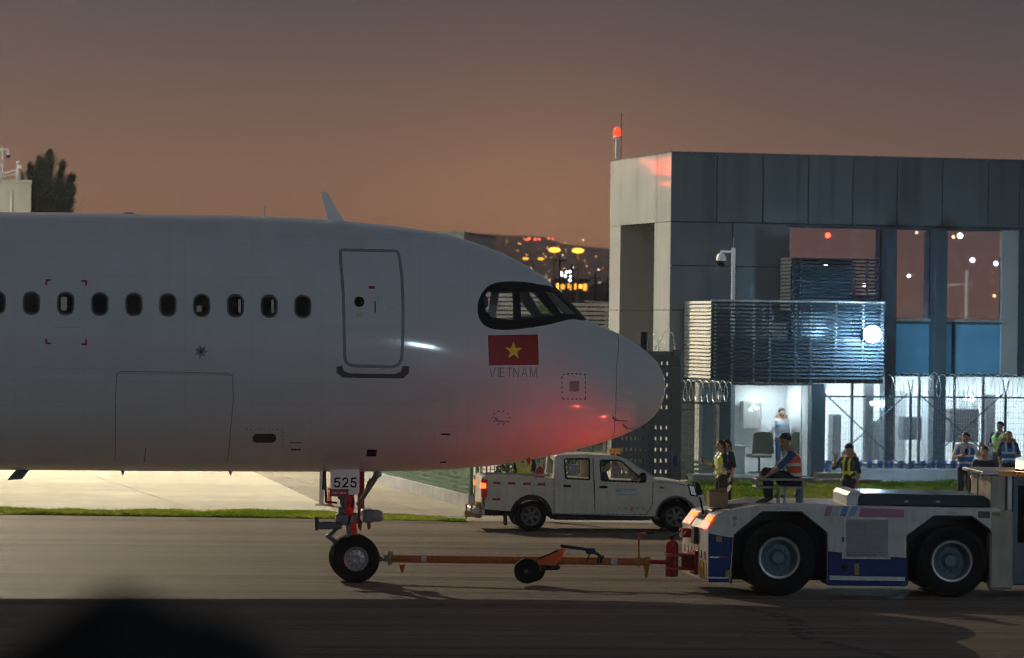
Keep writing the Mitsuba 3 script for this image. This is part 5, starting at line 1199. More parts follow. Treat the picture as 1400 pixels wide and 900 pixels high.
put(bar, 'arm_bracket', cat_(prism([P(*q) for q in ((740, 771), (764, 774), (763, 779), (743, 779))], -.13, .13), tube([(P(740, 763)[0], -.12, P(740, 763)[1]), (P(765, 752)[0], -.12, P(765, 752)[1])], .014, 6)), 'm_black')
put(bar, 'hand_pump', cat_(tube([(P(768, 746)[0], -.08, P(768, 746)[1]), (P(803, 751)[0], -.08, P(803, 751)[1])], .026, 8), box(P(803, 752)[0], P(815, 752)[0], -.13, -.03, P(808, 757)[1], P(808, 749)[1], .01), tube([(P(812, 753)[0], -.08, P(812, 753)[1]), (P(820, 759)[0], -.07, P(820, 759)[1]), (P(820, 770)[0], -.06, P(820, 770)[1])], .026, 8)), 'm_blackblue')
mat('m_blackblue', (.02, .025, .06), .4)
put(bar, 'clamp', cat_(cyl((P(818, 768)[0], 0, zb_r + .01), (P(825, 768)[0], 0, zb_r + .01), .075, 12), tube([(P(803, 768)[0], -.09, P(803, 768)[1]), (P(808, 757)[0], -.09, P(808, 757)[1])], .01, 6)), 'm_black')
for p0, p1_, b in ((558, 575, 'm_redprint'), (577, 584, 'm_faint'), (846, 858, 'm_redprint'), (836, 845, 'm_faint')):
    x0, x1 = bp(p0, 764)[0], bp(p1_, 764)[0]; zz = zb_l + (zb_r - zb_l) * (x0 - xa) / (xb - xa)
    put(bar, 'sticker', cyl((x0, 0, zz), (x1, 0, zz), .0635, 18).slice_plane((0, -.035, 0), (0, -1, 0)), b)
# ------------------------------------------------------------------ people
mat('m_skin', (.42, .25, .17), .55); mat('m_hair', (.014, .012, .011), .5)
mat('m_navy', (.018, .024, .055), .7); mat('m_blackcloth', (.014, .015, .02), .75); mat('m_whitecloth', (.62, .62, .62), .8); mat('m_bluecloth', (.03, .09, .20), .75)
mat('m_vestyellow', (.62, .72, .06), .7); mat('m_vestorange', (.72, .10, .04), .7); mat('m_vestblue', (.03, .16, .62), .7); mat('m_reflective', (.62, .63, .62), .35); mat('m_shoe', (.012, .012, .012), .5)
scene['m_vestgreen'] = dict(scene['m_vestyellow']); mat('m_vestgreen', (.42, .66, .10), .7)
def J(**over):
    d = dict(ankle_l=(-.10, .02, .08), ankle_r=(.10, .02, .08), toe_l=(-.12, -.13, .03), toe_r=(.12, -.13, .03), knee_l=(-.10, -.01, .48), knee_r=(.10, -.01, .48), hip_l=(-.09, 0, .91), hip_r=(.09, 0, .91),
             pelvis=(0, 0, .96), waist=(0, .0, 1.10), chest=(0, 0, 1.30), neck=(0, .01, 1.46), head=(0, -.015, 1.62), sh_l=(-.185, .01, 1.40), sh_r=(.185, .01, 1.40),
             el_l=(-.25, .04, 1.13), el_r=(.25, .04, 1.13), wr_l=(-.26, -.05, .89), wr_r=(.26, -.05, .89))
    d.update(over); return {k: np.array(v, float) for k, v in d.items()}
_S = m3.Manifold.sphere
def _ball(c, r, n=14): return _S(float(r), n).translate([float(q) for q in c])
def _bone(a, ra, b, rb): return m3.Manifold.batch_hull([_ball(a, ra), _ball(b, rb)])
def _join(parts, fine=.028, it=6):
    m = m3.Manifold.batch_boolean(parts, m3.OpType.Add)
    if fine: 
        t = tri(m.refine_to_length(fine)); t.merge_vertices(); trimesh.smoothing.filter_taubin(t, iterations=it); return t
    return tri(m)
def _unit(v): return v / (np.linalg.norm(v) + 1e-9)
def person(label, m, j, top, legs, vest=None, hair='short', sleeve=.5, s=1.0, look=(0, -1, 0), hold=None, grip=(0, 0), hat=None, group=None, shoes='m_shoe', strap=True):
    """a standing or sitting figure; j: joints for a height of 1.75 m; look: which way the face points"""
    mm = m.copy(); mm[:3, :3] *= s
    P = thing('person', label, 'person', mm, group)
    f = _unit(np.array(look, float)); r = _unit(np.cross(f, [0, 0, 1.0])); u = np.cross(r, f)
    h = j['head']; fr = np.stack([r, f, u], 1)
    hp = lambda a, b, c: h + fr @ np.array([a, b, c])
    head = m3.Manifold.batch_hull([_ball(hp(0, -.02, .025), .088, 20), _ball(hp(0, .02, .03), .078, 18), _ball(hp(0, .045, -.06), .052, 16), _ball(hp(0, .03, -.085), .042, 14)])
    bits = [head, _bone(hp(0, -.025, -.07), .052, j['neck'], .06), _bone(hp(0, .09, .0), .012, hp(0, .112, -.028), .016), _ball(hp(.082, -.01, -.005), .022), _ball(hp(-.082, -.01, -.005), .022),
            m3.Manifold.batch_hull([_ball(j['sh_l'], .06), _ball(j['sh_r'], .06), _ball(j['neck'], .055)]),
            m3.Manifold.batch_hull([_ball(j['chest'] + (j['sh_r'] - j['sh_l']) * .28, .10), _ball(j['chest'] - (j['sh_r'] - j['sh_l']) * .28, .10), _ball(j['waist'] + (j['hip_r'] - j['hip_l']) * .3, .095), _ball(j['waist'] - (j['hip_r'] - j['hip_l']) * .3, .095)]),
            m3.Manifold.batch_hull([_ball(j['waist'], .10), _ball(j['hip_l'], .09), _ball(j['hip_r'], .09)])]
    for d in 'lr':
        bits += [_bone(j['sh_' + d], .05, j['el_' + d], .041), _bone(j['el_' + d], .041, j['wr_' + d], .027), _bone(j['hip_' + d], .085, j['knee_' + d], .055), _bone(j['knee_' + d], .055, j['ankle_' + d], .036),
                 _bone(j['ankle_' + d], .036, j['toe_' + d], .03)]
        # hand: palm, four curled fingers, thumb from its side
        a = _unit(j['wr_' + d] - j['el_' + d]); side = _unit(np.cross(a, f + [0, .01, .02])); pal = _unit(np.cross(side, a)); sg = 1 if d == 'l' else -1
        g = grip[0 if d == 'l' else 1]
        w = j['wr_' + d]; k0 = w + a * .085
        bits.append(m3.Manifold.batch_hull([_ball(w + a * .01, .024), _ball(k0 + side * .032, .0125), _ball(k0 - side * .032, .0125)]))
        for i, (o_, L_) in enumerate(((-.031, .062), (-.011, .074), (.011, .07), (.031, .054))):
            b0 = k0 + side * o_; c1 = .25 + 1.0 * g; c2 = .6 + 1.6 * g
            b1 = b0 + (a * math.cos(c1) + pal * math.sin(c1)) * L_ * .55; b2 = b1 + (a * math.cos(c2) + pal * math.sin(c2)) * L_ * .55
            bits += [_bone(b0, .0095, b1, .009), _bone(b1, .009, b2, .0078)]
        t0 = w + a * .03 - side * sg * .03; t1 = t0 - side * sg * .03 + a * .03 + pal * .01; t2 = t1 + a * .03 + pal * .015
        bits += [_bone(t0, .011, t1, .0105), _bone(t1, .0105, t2, .009)]
    put(P, 'body', _join(bits, .02, 4), 'm_skin', True)
    for sx in (-1, 1): put(P, 'eye', tri(_ball(hp(sx * .032, .083, .012), .011, 10)), 'm_hair')
    put(P, 'mouth', tri(_bone(hp(-.02, .094, -.062), .0055, hp(.02, .094, -.062), .0055)), 'm_darkred')
    # hair
    cap_ = m3.Manifold.batch_hull([_ball(hp(0, -.025, .035), .096, 18), _ball(hp(0, .012, .052), .080, 16)])
    if hair == 'short': cap_ = cap_.trim_by_plane((fr @ np.array([0, -.55, .83])).tolist(), float(np.dot(hp(0, .0, .022), fr @ np.array([0, -.55, .83]))))
    else: cap_ = cap_.trim_by_plane((fr @ np.array([0, -.75, .66])).tolist(), float(np.dot(hp(0, .0, .01), fr @ np.array([0, -.75, .66]))))
    hs = [cap_]
    if hair == 'bun': hs.append(_bone(hp(0, -.115, .02), .048, hp(0, -.12, -.03), .04))
    if hair == 'tail': hs += [_bone(hp(0, -.10, .0), .04, hp(0, -.13, -.16), .028), _bone(hp(.05, -.05, -.03), .04, hp(.05, -.05, -.09), .03), _bone(hp(-.05, -.05, -.03), .04, hp(-.05, -.05, -.09), .03)]
    put(P, 'hair', tri(m3.Manifold.batch_boolean(hs, m3.OpType.Add)), 'm_hair', True)
    if hat:
        hb = m3.Manifold.batch_hull([_ball(hp(0, -.02, .05), .105, 18), _ball(hp(0, .01, .06), .09, 16)]).trim_by_plane(fr[:, 2].tolist(), float(np.dot(hp(0, 0, .045), fr[:, 2])))
        br = m3.Manifold.batch_hull([_ball(hp(0, .12, .045), .012), _ball(hp(.07, .06, .05), .012), _ball(hp(-.07, .06, .05), .012), _ball(hp(0, .0, .05), .012), _ball(hp(0, .16, .038), .008)])
        put(P, 'cap', tri(hb + br), hat, True)
    # clothes
    sh = [m3.Manifold.batch_hull([_ball(j['chest'] + (j['sh_r'] - j['sh_l']) * .30, .115), _ball(j['chest'] - (j['sh_r'] - j['sh_l']) * .30, .115), _ball(j['waist'] + (j['hip_r'] - j['hip_l']) * .32, .105), _ball(j['waist'] - (j['hip_r'] - j['hip_l']) * .32, .105)]),
          m3.Manifold.batch_hull([_ball(j['sh_l'], .068), _ball(j['sh_r'], .068), _ball(j['chest'], .11), _ball(j['neck'] - [0, 0, .03], .06)]),
          m3.Manifold.batch_hull([_ball(j['waist'], .11), _ball(j['hip_l'] * .6 + j['pelvis'] * .4, .105), _ball(j['hip_r'] * .6 + j['pelvis'] * .4, .105)])]
    for d in 'lr':
        e = j['sh_' + d] + (j['el_' + d] - j['sh_' + d]) * min(1, sleeve * 2); sh.append(_bone(j['sh_' + d], .066, e, .058))
        if sleeve > .5: sh.append(_bone(j['el_' + d], .055, j['el_' + d] + (j['wr_' + d] - j['el_' + d]) * (sleeve - .5) * 1.8, .042))
    put(P, 'shirt', _join(sh, .03, 4), top, True)
    tr = [m3.Manifold.batch_hull([_ball(j['pelvis'], .118), _ball(j['hip_l'], .098), _ball(j['hip_r'], .098)])]
    for d in 'lr': tr += [_bone(j['hip_' + d], .098, j['knee_' + d], .072), _bone(j['knee_' + d], .072, j['ankle_' + d] + (j['knee_' + d] - j['ankle_' + d]) * .06, .056)]
    put(P, 'trousers', _join(tr, .03, 4), legs, True)
    for d in 'lr':
        a, t = j['ankle_' + d], j['toe_' + d]; dn = _unit(j['ankle_' + d] - j['knee_' + d])
        put(P, 'shoe', tri(m3.Manifold.batch_hull([_ball(a + dn * .02, .046), _ball(a - _unit(t - a) * .03 + dn * .035, .036), _ball(t, .036), _ball(t + [.02, 0, 0], .03), _ball(t - [.02, 0, 0], .03)])), shoes, True)
    if vest:
        core = m3.Manifold.batch_boolean([m3.Manifold.batch_hull([_ball(j['chest'] + (j['sh_r'] - j['sh_l']) * .30, .126), _ball(j['chest'] - (j['sh_r'] - j['sh_l']) * .30, .126), _ball(j['waist'] + (j['hip_r'] - j['hip_l']) * .36, .117), _ball(j['waist'] - (j['hip_r'] - j['hip_l']) * .36, .117)]),
              m3.Manifold.batch_hull([_ball(j['waist'], .12), _ball(j['hip_l'] * .6 + j['pelvis'] * .4 + [0, 0, .05], .118), _ball(j['hip_r'] * .6 + j['pelvis'] * .4 + [0, 0, .05], .118)]),
              m3.Manifold.batch_hull([_ball(j['sh_l'] * .82 + j['sh_r'] * .18, .076), _ball(j['sh_r'] * .82 + j['sh_l'] * .18, .076), _ball(j['chest'], .12), _ball(j['waist'], .1)])], m3.OpType.Add)
        core = core - m3.Manifold.batch_hull([_ball(j['neck'] + f * .06 + [0, 0, .0], .07), _ball(j['neck'] + [0, 0, .06], .075), _ball(j['chest'] + f * .13 + [0, 0, .02], .03)])
        t = tri(core.refine_to_length(.03)); t.merge_vertices(); trimesh.smoothing.filter_taubin(t, iterations=4)
        v = put(P, 'vest', t, vest, True)
        ax_ = _unit(j['chest'] - j['pelvis'])
        big = tri(core.refine_to_length(.03)); big.merge_vertices(); trimesh.smoothing.filter_taubin(big, iterations=4); big.vertices += big.vertex_normals * .004
        bm = man(big)
        if bm.status() == m3.Error.NoError and not bm.is_empty():
            def band(o0, o1):
                q = bm.trim_by_plane(ax_.tolist(), float(np.dot(j['waist'], ax_) + o0)); q = q.trim_by_plane((-ax_).tolist(), float(-(np.dot(j['waist'], ax_) + o1)))
                return q
            for o0 in (-.09, .07):
                q = band(o0, o0 + .05)
                if not q.is_empty(): put(v, 'reflective_band', tri(q), 'm_reflective')
            if strap:
                for sx in (-1, 1):
                    d_ = _unit(j['sh_r'] - j['sh_l']); c_ = float(np.dot(j['chest'] + (j['sh_r'] - j['sh_l']) * .27 * sx, d_))
                    q = bm.trim_by_plane(d_.tolist(), c_ - .022).trim_by_plane((-d_).tolist(), -(c_ + .022)).trim_by_plane(ax_.tolist(), float(np.dot(j['waist'], ax_) + .121))
                    if not q.is_empty(): put(v, 'shoulder_band', tri(q), 'm_reflective')
    return P
def spot_on(px, py_head_top, Y, deg=0, h=1.75):
    """a frame on the ground below pixel column px at distance Y"""
    p = at(px, 600, Y); return frame(p[0], Y, 0.0, deg)
def phone(P, j, d='l', s=1.0):
    w = j['wr_' + d]; a = _unit(w - j['el_' + d]); c = w + a * .12
    put(P, 'phone', box(c[0] - .035, c[0] + .035, c[1] - .006, c[1] + .006, c[2] - .02, c[2] + .12), 'm_black')
UPR = dict()
# 1 woman with ponytail and phone, facing left; 2 person just behind her
j = J(el_l=(-.23, -.10, 1.16), wr_l=(-.12, -.33, 1.22), el_r=(.24, .04, 1.13), wr_r=(.22, -.12, .95))
p_ = person('woman with dark ponytail and yellow-green vest over dark jacket, looking at her phone', spot_on(986, 0, 80.5, -72), j, 'm_navy', 'm_blackcloth', 'm_vestyellow', 'tail', s=.955, grip=(.8, .3)); phone(p_, j)
j = J(el_l=(-.24, .0, 1.13), wr_l=(-.2, -.16, 1.0))
person('person in dark clothes half hidden behind the woman with the ponytail', spot_on(994, 0, 81.3, -60), j, 'm_navy', 'm_blackcloth', None, 'tail', s=.95)
# 3 woman in a cap, arm raised to her face
j = J(el_l=(-.33, -.10, 1.20), wr_l=(-.23, -.21, 1.46), el_r=(.25, .03, 1.12), wr_r=(.27, -.05, .88))
person('woman in dark cap and yellow braces raising one hand, standing on the lawn', spot_on(1161, 0, 79.0, -38), j, 'm_blackcloth', 'm_navy', None, 'bun', s=.95, grip=(.8, .2), hat='m_blackcloth')
P = 'person_002'
pm = m3.Manifold.batch_boolean([m3.Manifold.batch_hull([_ball(j['chest'] + (j['sh_r'] - j['sh_l']) * .30, .118), _ball(j['chest'] - (j['sh_r'] - j['sh_l']) * .30, .118), _ball(j['waist'], .122), _ball(j['waist'] - [.05, 0, 0], .112), _ball(j['waist'] + [.05, 0, 0], .112)]), m3.Manifold.batch_hull([_ball(j['sh_l'], .072), _ball(j['sh_r'], .072), _ball(j['chest'], .116)])], m3.OpType.Add)
for sx in (-1, 1):
    q = pm.trim_by_plane((1, 0, 0), .075 * sx - .03).trim_by_plane((-1, 0, 0), -(.075 * sx + .03)); put(P, 'brace', tri(q), 'm_vestyellow')
q = pm.trim_by_plane((0, 0, 1), j['waist'][2] - .03).trim_by_plane((0, 0, -1), -(j['waist'][2] + .03)); put(P, 'belt', tri(q).apply_scale(1.004), 'm_vestyellow')
# 4 man in blue vest waving
j = J(el_l=(-.27, -.06, 1.14), wr_l=(-.06, -.25, 1.22), el_r=(.33, .0, 1.18), wr_r=(.36, -.16, 1.42))
p_ = person('man in blue vest and white shirt holding a phone, waving his other hand', spot_on(1320, 0, 86.0, -8), j, 'm_whitecloth', 'm_navy', 'm_vestblue', 'short', s=1.0, look=(-.25, -1, 0), grip=(.8, .1)); phone(p_, j)
# 5 man in dark navy, sitting on a stool
js = lambda **o: J(**{**dict(pelvis=(0, .02, .52), hip_l=(-.09, 0, .50), hip_r=(.09, 0, .50), knee_l=(-.12, -.42, .50), knee_r=(.12, -.42, .50), ankle_l=(-.12, -.38, .09), ankle_r=(.12, -.38, .09), toe_l=(-.13, -.53, .03), toe_r=(.13, -.53, .03),
                          waist=(0, .02, .66), chest=(0, .02, .86), neck=(0, .01, 1.03), head=(0, -.03, 1.19), sh_l=(-.19, .02, .97), sh_r=(.19, .02, .97), el_l=(-.25, -.05, .70), el_r=(.25, -.05, .70), wr_l=(-.17, -.28, .60), wr_r=(.17, -.28, .60)), **o})
F5 = spot_on(1346, 0, 84.5, -15)
person('man in dark navy polo sitting low beside the man in the blue vest', F5, js(), 'm_navy', 'm_blackcloth', None, 'short', s=1.12)
st5 = thing('stool', 'plain dark stool under the sitting man in navy', 'stool', F5); put(st5, 'seat', box(-.18, .18, -.12, .22, .40, .45, .02), 'm_dark')
for x in (-.14, .14):
    for y in (-.08, .18): put(st5, 'leg', cyl((x, y, 0), (x, y, .40), .018, 6), 'm_dark')
# 6 man in yellow-green vest near the fence, 7 man in blue vest right
j = J(el_l=(-.26, -.03, 1.14), wr_l=(-.15, -.26, 1.12), el_r=(.26, .03, 1.13), wr_r=(.18, -.2, 1.1))
person('man in bright yellow-green vest standing by the wire fence', spot_on(1367, 0, 96.4, -25), j, 'm_blackcloth', 'm_navy', 'm_vestgreen', 'short', s=1.0, look=(-.3, -1, 0), grip=(.5, .5))
j = J(el_l=(-.26, .02, 1.13), wr_l=(-.24, -.12, .90), el_r=(.27, .0, 1.14), wr_r=(.12, -.24, 1.12))
person('man in blue vest over dark shirt, right of the sitting man', spot_on(1379, 0, 89.5, 10), j, 'm_navy', 'm_blackcloth', 'm_vestblue', 'short', s=.97, grip=(.2, .6))
# 8 person behind the truck bed, 9 the truck driver, 10 person in the lit room
j = J(el_l=(-.24, -.06, 1.13), wr_l=(-.17, -.33, 1.08), el_r=(.25, .0, 1.13), wr_r=(.24, -.16, .92))
person('person with dark hair and bright yellow vest standing behind the truck bed', spot_on(718, 0, 78.0, -30), j, 'm_blackcloth', 'm_navy', 'm_vestyellow', 'tail', s=.93)
KD = KF @ frame(kp(830, 660)[0], .42, 0, 90); zs_ = waist - .98
person('driver with dark hair sitting at the wheel of the pickup', KD @ np.array([[1, 0, 0, 0], [0, 1, 0, 0], [0, 0, 1, zs_ + .14], [0, 0, 0, 1.0]]), js(wr_l=(-.1, -.42, .78), wr_r=(.1, -.42, .78), ankle_l=(-.12, -.5, .2), ankle_r=(.12, -.5, .2), toe_l=(-.12, -.6, .25), toe_r=(.12, -.6, .25)), 'm_navy', 'm_blackcloth', None, 'short', s=.96, grip=(.9, .9))
pr_ = (BF @ np.array([bx(1070, -.9), -.9, RZ0, 1]))[:3]
j = J(el_l=(-.30, .02, 1.16), wr_l=(-.33, -.05, .95))
person('pale figure in a white and light blue vest inside the lit room', frame(pr_[0], pr_[1], RZ0, 30), j, 'm_whitecloth', 'm_bluecloth', 'm_vestpale', 'short', s=1.02)
mat('m_vestpale', (.40, .55, .68), .7)
# 11 man sitting on the tractor, leaning on his knee
Y0 = .75
def tj(px, py, dy=0.0): x, z = tp(px, py, Y0 + dy); return (x, Y0 + dy, z)
j = J(pelvis=tj(1085, 655), hip_l=tj(1086, 656, .10), hip_r=tj(1086, 656, -.10), knee_l=tj(1051, 648, .12), knee_r=tj(1047, 645, -.10), ankle_l=tj(1052, 679, .12), ankle_r=tj(1049, 680, -.10), toe_l=tj(1038, 687, .13), toe_r=tj(1037, 688, -.12),
      waist=tj(1086, 643), chest=tj(1084, 630), neck=tj(1079, 615.5), head=tj(1073, 603.5, -.02), sh_l=tj(1082, 622.5, .17), sh_r=tj(1082, 622.5, -.17), el_l=tj(1061, 640, .20), el_r=tj(1063, 640.5, -.2), wr_l=tj(1046, 648, .08), wr_r=tj(1046, 652, -.14))
person('man in orange-red vest sitting on the tow tractor, leaning on his knee', TF, j, 'm_bluecloth', 'm_blackcloth', 'm_vestorange', 'short', sleeve=.42, look=(-.75, -.62, -.22), grip=(.7, .7))
# ------------------------------------------------------------------ green fence on its low wall, behind the aircraft
mat('m_greenpaint', (.10, .27, .20), .5)
A_, B_ = on_ground(500, 657), on_ground(646, 695)
dx, dy = (A_ - B_)[:2]; L = math.hypot(dx, dy); GM = frame(B_[0], B_[1], 0, math.degrees(math.atan2(dy, dx)))
gf = thing('green_fence', 'green lattice fence on a pale low wall, running back behind the nose wheel', 'fence', GM)
Lx = L * 1.9
for k in range(5): put(gf, 'wall_block', box(k * Lx / 5 + .012, (k + 1) * Lx / 5 - .012, -.1, .1, 0, .30, .01), 'm_wallconc')
n = 15
for k in range(n):
    x = .15 + k * (Lx - .3) / (n - 1)
    put(gf, 'post', box(x - .035, x + .035, -.035, .035, .30, 2.5), 'm_greenpaint')
    if k < n - 1: put(gf, 'brace', cyl((x + .05, .05, .42), (x + (Lx - .3) / (n - 1) - .1, .05, 1.3), .02, 6), 'm_greenpaint')
put(gf, 'rail', box(0, Lx, -.02, .02, 1.32, 1.37), 'm_greenpaint'); put(gf, 'rail', box(0, Lx, -.02, .02, .62, .66), 'm_greenpaint')
scene['m_greenmesh'] = {'type': 'twosided', 'bsdf': {'type': 'principled', 'base_color': {'type': 'rgb', 'value': [.24, .36, .27]}, 'roughness': .7}}
put(gf, 'wire_mesh', mesh_panel(0, Lx, .07, .32, 2.45, .11, .11, .008), 'm_greenmesh', kind='stuff', label='green wire mesh')
# the run behind the pickup
q = on_ground(650, 694.5); RM = frame(B_[0] + .1, B_[1] + .1, 0, 16)
posts_fence('mesh_fence', 'pale wire mesh fence with green posts behind the pickup truck', RM, [.0, 1.4, 2.7], 0, 0, 2.3, 0, None, (), .09, .12, .035, colour='m_greenpaint', r=.006)
mat('m_leaf', mikit.proc(lambda p, n, uv: MIX((.045, .10, .018), (.13, .19, .035), FB(p.x * 4, p.y * 4, p.z * 4, 2))), .7)
def leafy(c, R, n, seed, size=.07, flat=1.0):
    r = np.random.default_rng(seed); d = r.normal(size=(n, 3)); d /= np.linalg.norm(d, axis=1, keepdims=True)
    rad = r.random(n) ** .45; lump = .7 + .6 * meshkit.fbm(d * 2.2 + seed, 3, seed)
    P = np.array(c) + d * (rad * lump)[:, None] * np.array(R)
    a = r.normal(size=(n, 3)); a /= np.linalg.norm(a, axis=1, keepdims=True); b = np.cross(a, r.normal(size=(n, 3))); b /= np.linalg.norm(b, axis=1, keepdims=True)
    s = size * r.uniform(.6, 1.4, (n, 1))
    V = np.stack([P - a * s, P + b * s * .45, P + a * s, P - b * s * .45], 1).reshape(-1, 3); i = np.arange(n)[:, None] * 4
    return trimesh.Trimesh(V, np.concatenate([i + [0, 1, 2], i + [0, 2, 3]]), process=False)
for k, (x, y, h) in ((1, (1.5, 1.3, 1.25)), (2, (2.5, 1.1, 1.1))):
    t_ = thing('shrub', ('leafy green shrub behind the fence at the tail of the pickup', 'leafy green shrub behind the mesh fence above the pickup cab', 'leafy green shrub behind the mesh fence beside the dark gate')[k], 'shrub', RM)
    put(t_, 'stem', cyl((x, y, 0), (x + .05, y, h), .03, 6, .015), 'm_brownwall'); put(t_, 'foliage', leafy((x, y, h * .62), (.75, .6, h * .62), 1500, 31 + k), 'm_leaf')
# thin orange-topped bollard and grey pole left of the nose gear
pq = on_ground(439.5, 691.5)
whole('grey_pole', cat_(cyl((0, 0, 0), (0, 0, 1.5), .055, 10), box(-.13, .13, -.13, .13, 0, .04)), 'm_galv', 'grey steel pole standing on the concrete left of the nose gear', 'pole', frame(pq[0], pq[1]))
pq = on_ground(450.5, 692)
bl = thing('bollard', 'small orange bollard behind the nose gear, beside the grey pole', 'bollard', frame(pq[0], pq[1]))
put(bl, 'post', cyl((0, 0, .03), (0, 0, .42), .05, 10), 'm_orangered'); put(bl, 'base', cyl((0, 0, 0), (0, 0, .03), .1, 10), 'm_orangered'); put(bl, 'band', cyl((0, 0, .3), (0, 0, .36), .0515, 10), 'm_reflective')

# ------------------------------------------------------------------ far left: pale building with roof rail and camera mast, dark conifer
Yb = 132.0
xa, xb_ = at(-160, 300, Yb)[0], at(42, 300, Yb)[0]; zt_ = at(20, 246, Yb)[2]
LM = frame(xb_, Yb, 0, 9)
w_ = xb_ - xa
mat('m_palewall', clad_fn((.56, .55, .48), .3), .7)
fb = thing('pale_building', 'pale rendered building behind the aircraft tail end, with a railing on its flat roof', 'building', LM)
put(fb, 'wall', box(-w_, 0, 0, 9, 0, zt_ - .12), 'm_palewall'); put(fb, 'parapet', box(-w_, .03, -.03, 9.03, zt_ - .118, zt_, .02), 'm_palewall')
x = at(15.5, 270, Yb)[0] - xb_; put(fb, 'downpipe', cyl((x, -.08, 0), (x, -.08, at(15, 261, Yb)[2]), .06, 8), 'm_plate')
rl = put(fb, 'railing', cat_(*[tube([(at(a, b, Yb)[0] - xb_, .3, at(a, b, Yb)[2]) for a, b in ((-10, 243), (6, 237), (24, 231.5))], .035, 6), tube([(at(a, b, Yb)[0] - xb_, .3, at(a, b, Yb)[2]) for a, b in ((-10, 246), (6, 241), (24, 237))], .03, 6)]), 'm_plate')
x = at(24.5, 240, Yb)[0] - xb_; z = at(24, 231, Yb)[2]
put(rl, 'end_post', cyl((x, .3, zt_), (x, .3, z), .06, 8), 'm_plate')
sm = thing('siren', 'small white horn on the end post of the roof railing', 'loudspeaker', LM)
put(sm, 'horn', hull([(at(a, b, Yb)[0] - xb_, y, at(a, b, Yb)[2]) for a, b in ((23.5, 229), (23.5, 224.5), (30, 231), (30, 226.5)) for y in (.2, .45)]), 'm_plate'); put(sm, 'cap', ball((at(25, 221.5, Yb)[0] - xb_, .3, at(25, 221.5, Yb)[2]), .07, 2), 'm_plate'); put(sm, 'bracket', cyl((x, .3, z), (x, .3, at(25, 221, Yb)[2]), .04, 6), 'm_plate')
put(fb, 'vent', hull([(at(a, b, Yb)[0] - xb_, y, at(a, b, Yb)[2]) for a, b in ((29, 232), (33, 237), (34, 245.5), (29, 245.5)) for y in (.2, .6)]), 'm_dark')
lm = thing('lattice_mast', 'white lattice mast with a dome camera at the left edge of the picture', 'mast', LM)
x0, x1 = at(-6, 220, Yb)[0] - xb_, at(4, 220, Yb)[0] - xb_; z1 = at(0, 206, Yb)[2]
for xx in (x0, x1):
    for yy in (.3, .7): put(lm, 'leg', cyl((xx, yy, zt_), (xx, yy, z1), .03, 6), 'm_plate')
put(lm, 'lattice', cat_(*[cyl((x0, .3, zt_ + k * .3), (x1, .3, zt_ + k * .3 + .3), .018, 5) for k in range(4)], *[cyl((x0, .3, zt_ + k * .3), (x1, .3, zt_ + k * .3), .018, 5) for k in range(4)], box(x0 - .05, x1 + .12, .25, .75, z1, z1 + .08)), 'm_plate', kind='stuff', label='white lattice bars')
xd, zd = at(11.5, 212, Yb)[0] - xb_, at(11.5, 212, Yb)[2]
put(lm, 'camera_dome', cat_(lathe([(0, .1), (.08, .08), (.1, 0), (0, 0)], 'z', 12).apply_translation((xd, .3, zd))), 'm_plate', 30); put(lm, 'camera_lens', ball((xd, .3, zd - .02), .085, 2), 'm_pane_dark', True); put(lm, 'camera_arm', tube([(x1, .3, z1 + .04), (xd, .3, zd + .2), (xd, .3, zd + .08)], .025, 6), 'm_plate')
# conifer with upswept limbs
Yt = 139.0
tc = at(68, 290, Yt); TM = frame(tc[0], Yt, 0)
pt = thing('conifer_tree', 'dark conifer with upswept ragged branches beside the pale building', 'tree', TM)
zz = lambda py: at(68, py, Yt)[2]
xx = lambda px: at(px, 290, Yt)[0] - tc[0]
put(pt, 'trunk', cyl((0, 0, 0), (.05, 0, zz(225)), .22, 10, .04), 'm_brownwall')
lobes = [((60, 300), (69, 208), .34), ((55, 296), (52, 216), .27), ((50, 296), (40, 226), .24), ((72, 296), (86, 223), .26), ((76, 298), (96, 240), .24), ((78, 300), (98, 257), .22), ((76, 304), (98, 273), .19), ((70, 300), (90, 284), .24), ((46, 300), (41, 258), .3), ((62, 300), (62, 245), .5), ((70, 305), (78, 262), .45), ((52, 305), (50, 270), .45), ((66, 320), (66, 285), .7), ((85, 320), (88, 296), .5), ((50, 320), (50, 296), .5)]
limbs, leaf = [], []
for i, (a, b, w) in enumerate(lobes):
    p0, p1 = np.array([0, 0, zz(a[1]) - .4]), np.array([xx(b[0]), RNG.normal(0, .25), zz(b[1])]); q0 = np.array([xx(a[0]), 0, zz(a[1])])
    limbs.append(tube([p0, (q0 + p1) / 2 - [0, 0, .1], p1 - [0, 0, .1]], .035, 5))
    r = np.random.default_rng(50 + i); k = int(2600 + 4200 * w)
    t = r.random(k) ** .8; wid = 1.25 * w * (1 - t) ** .5 * (.75 + .5 * np.sin(t * 17 + i)) + .05
    C = q0 + (p1 - q0) * t[:, None] + r.normal(0, .52, (k, 3)) * wid[:, None]
    d = (p1 - q0) / np.linalg.norm(p1 - q0) + r.normal(0, .55, (k, 3)); d /= np.linalg.norm(d, axis=1, keepdims=True)
    s = np.cross(d, r.normal(size=(k, 3))); s /= np.linalg.norm(s, axis=1, keepdims=True)
    l = r.uniform(.07, .17, (k, 1))
    V = np.stack([C - s * .014, C + s * .014, C + d * l], 1).reshape(-1, 3); leaf.append(trimesh.Trimesh(V, np.arange(3 * k).reshape(-1, 3), process=False))
mat('m_needle', mikit.proc(lambda p, n, uv: MIX((.008, .030, .026), (.020, .055, .042), FB(p.x * 2, p.y * 2, p.z * 2, 2))), .7)
for l_ in limbs[:9]: put(pt, 'limb', l_, 'm_brownwall')
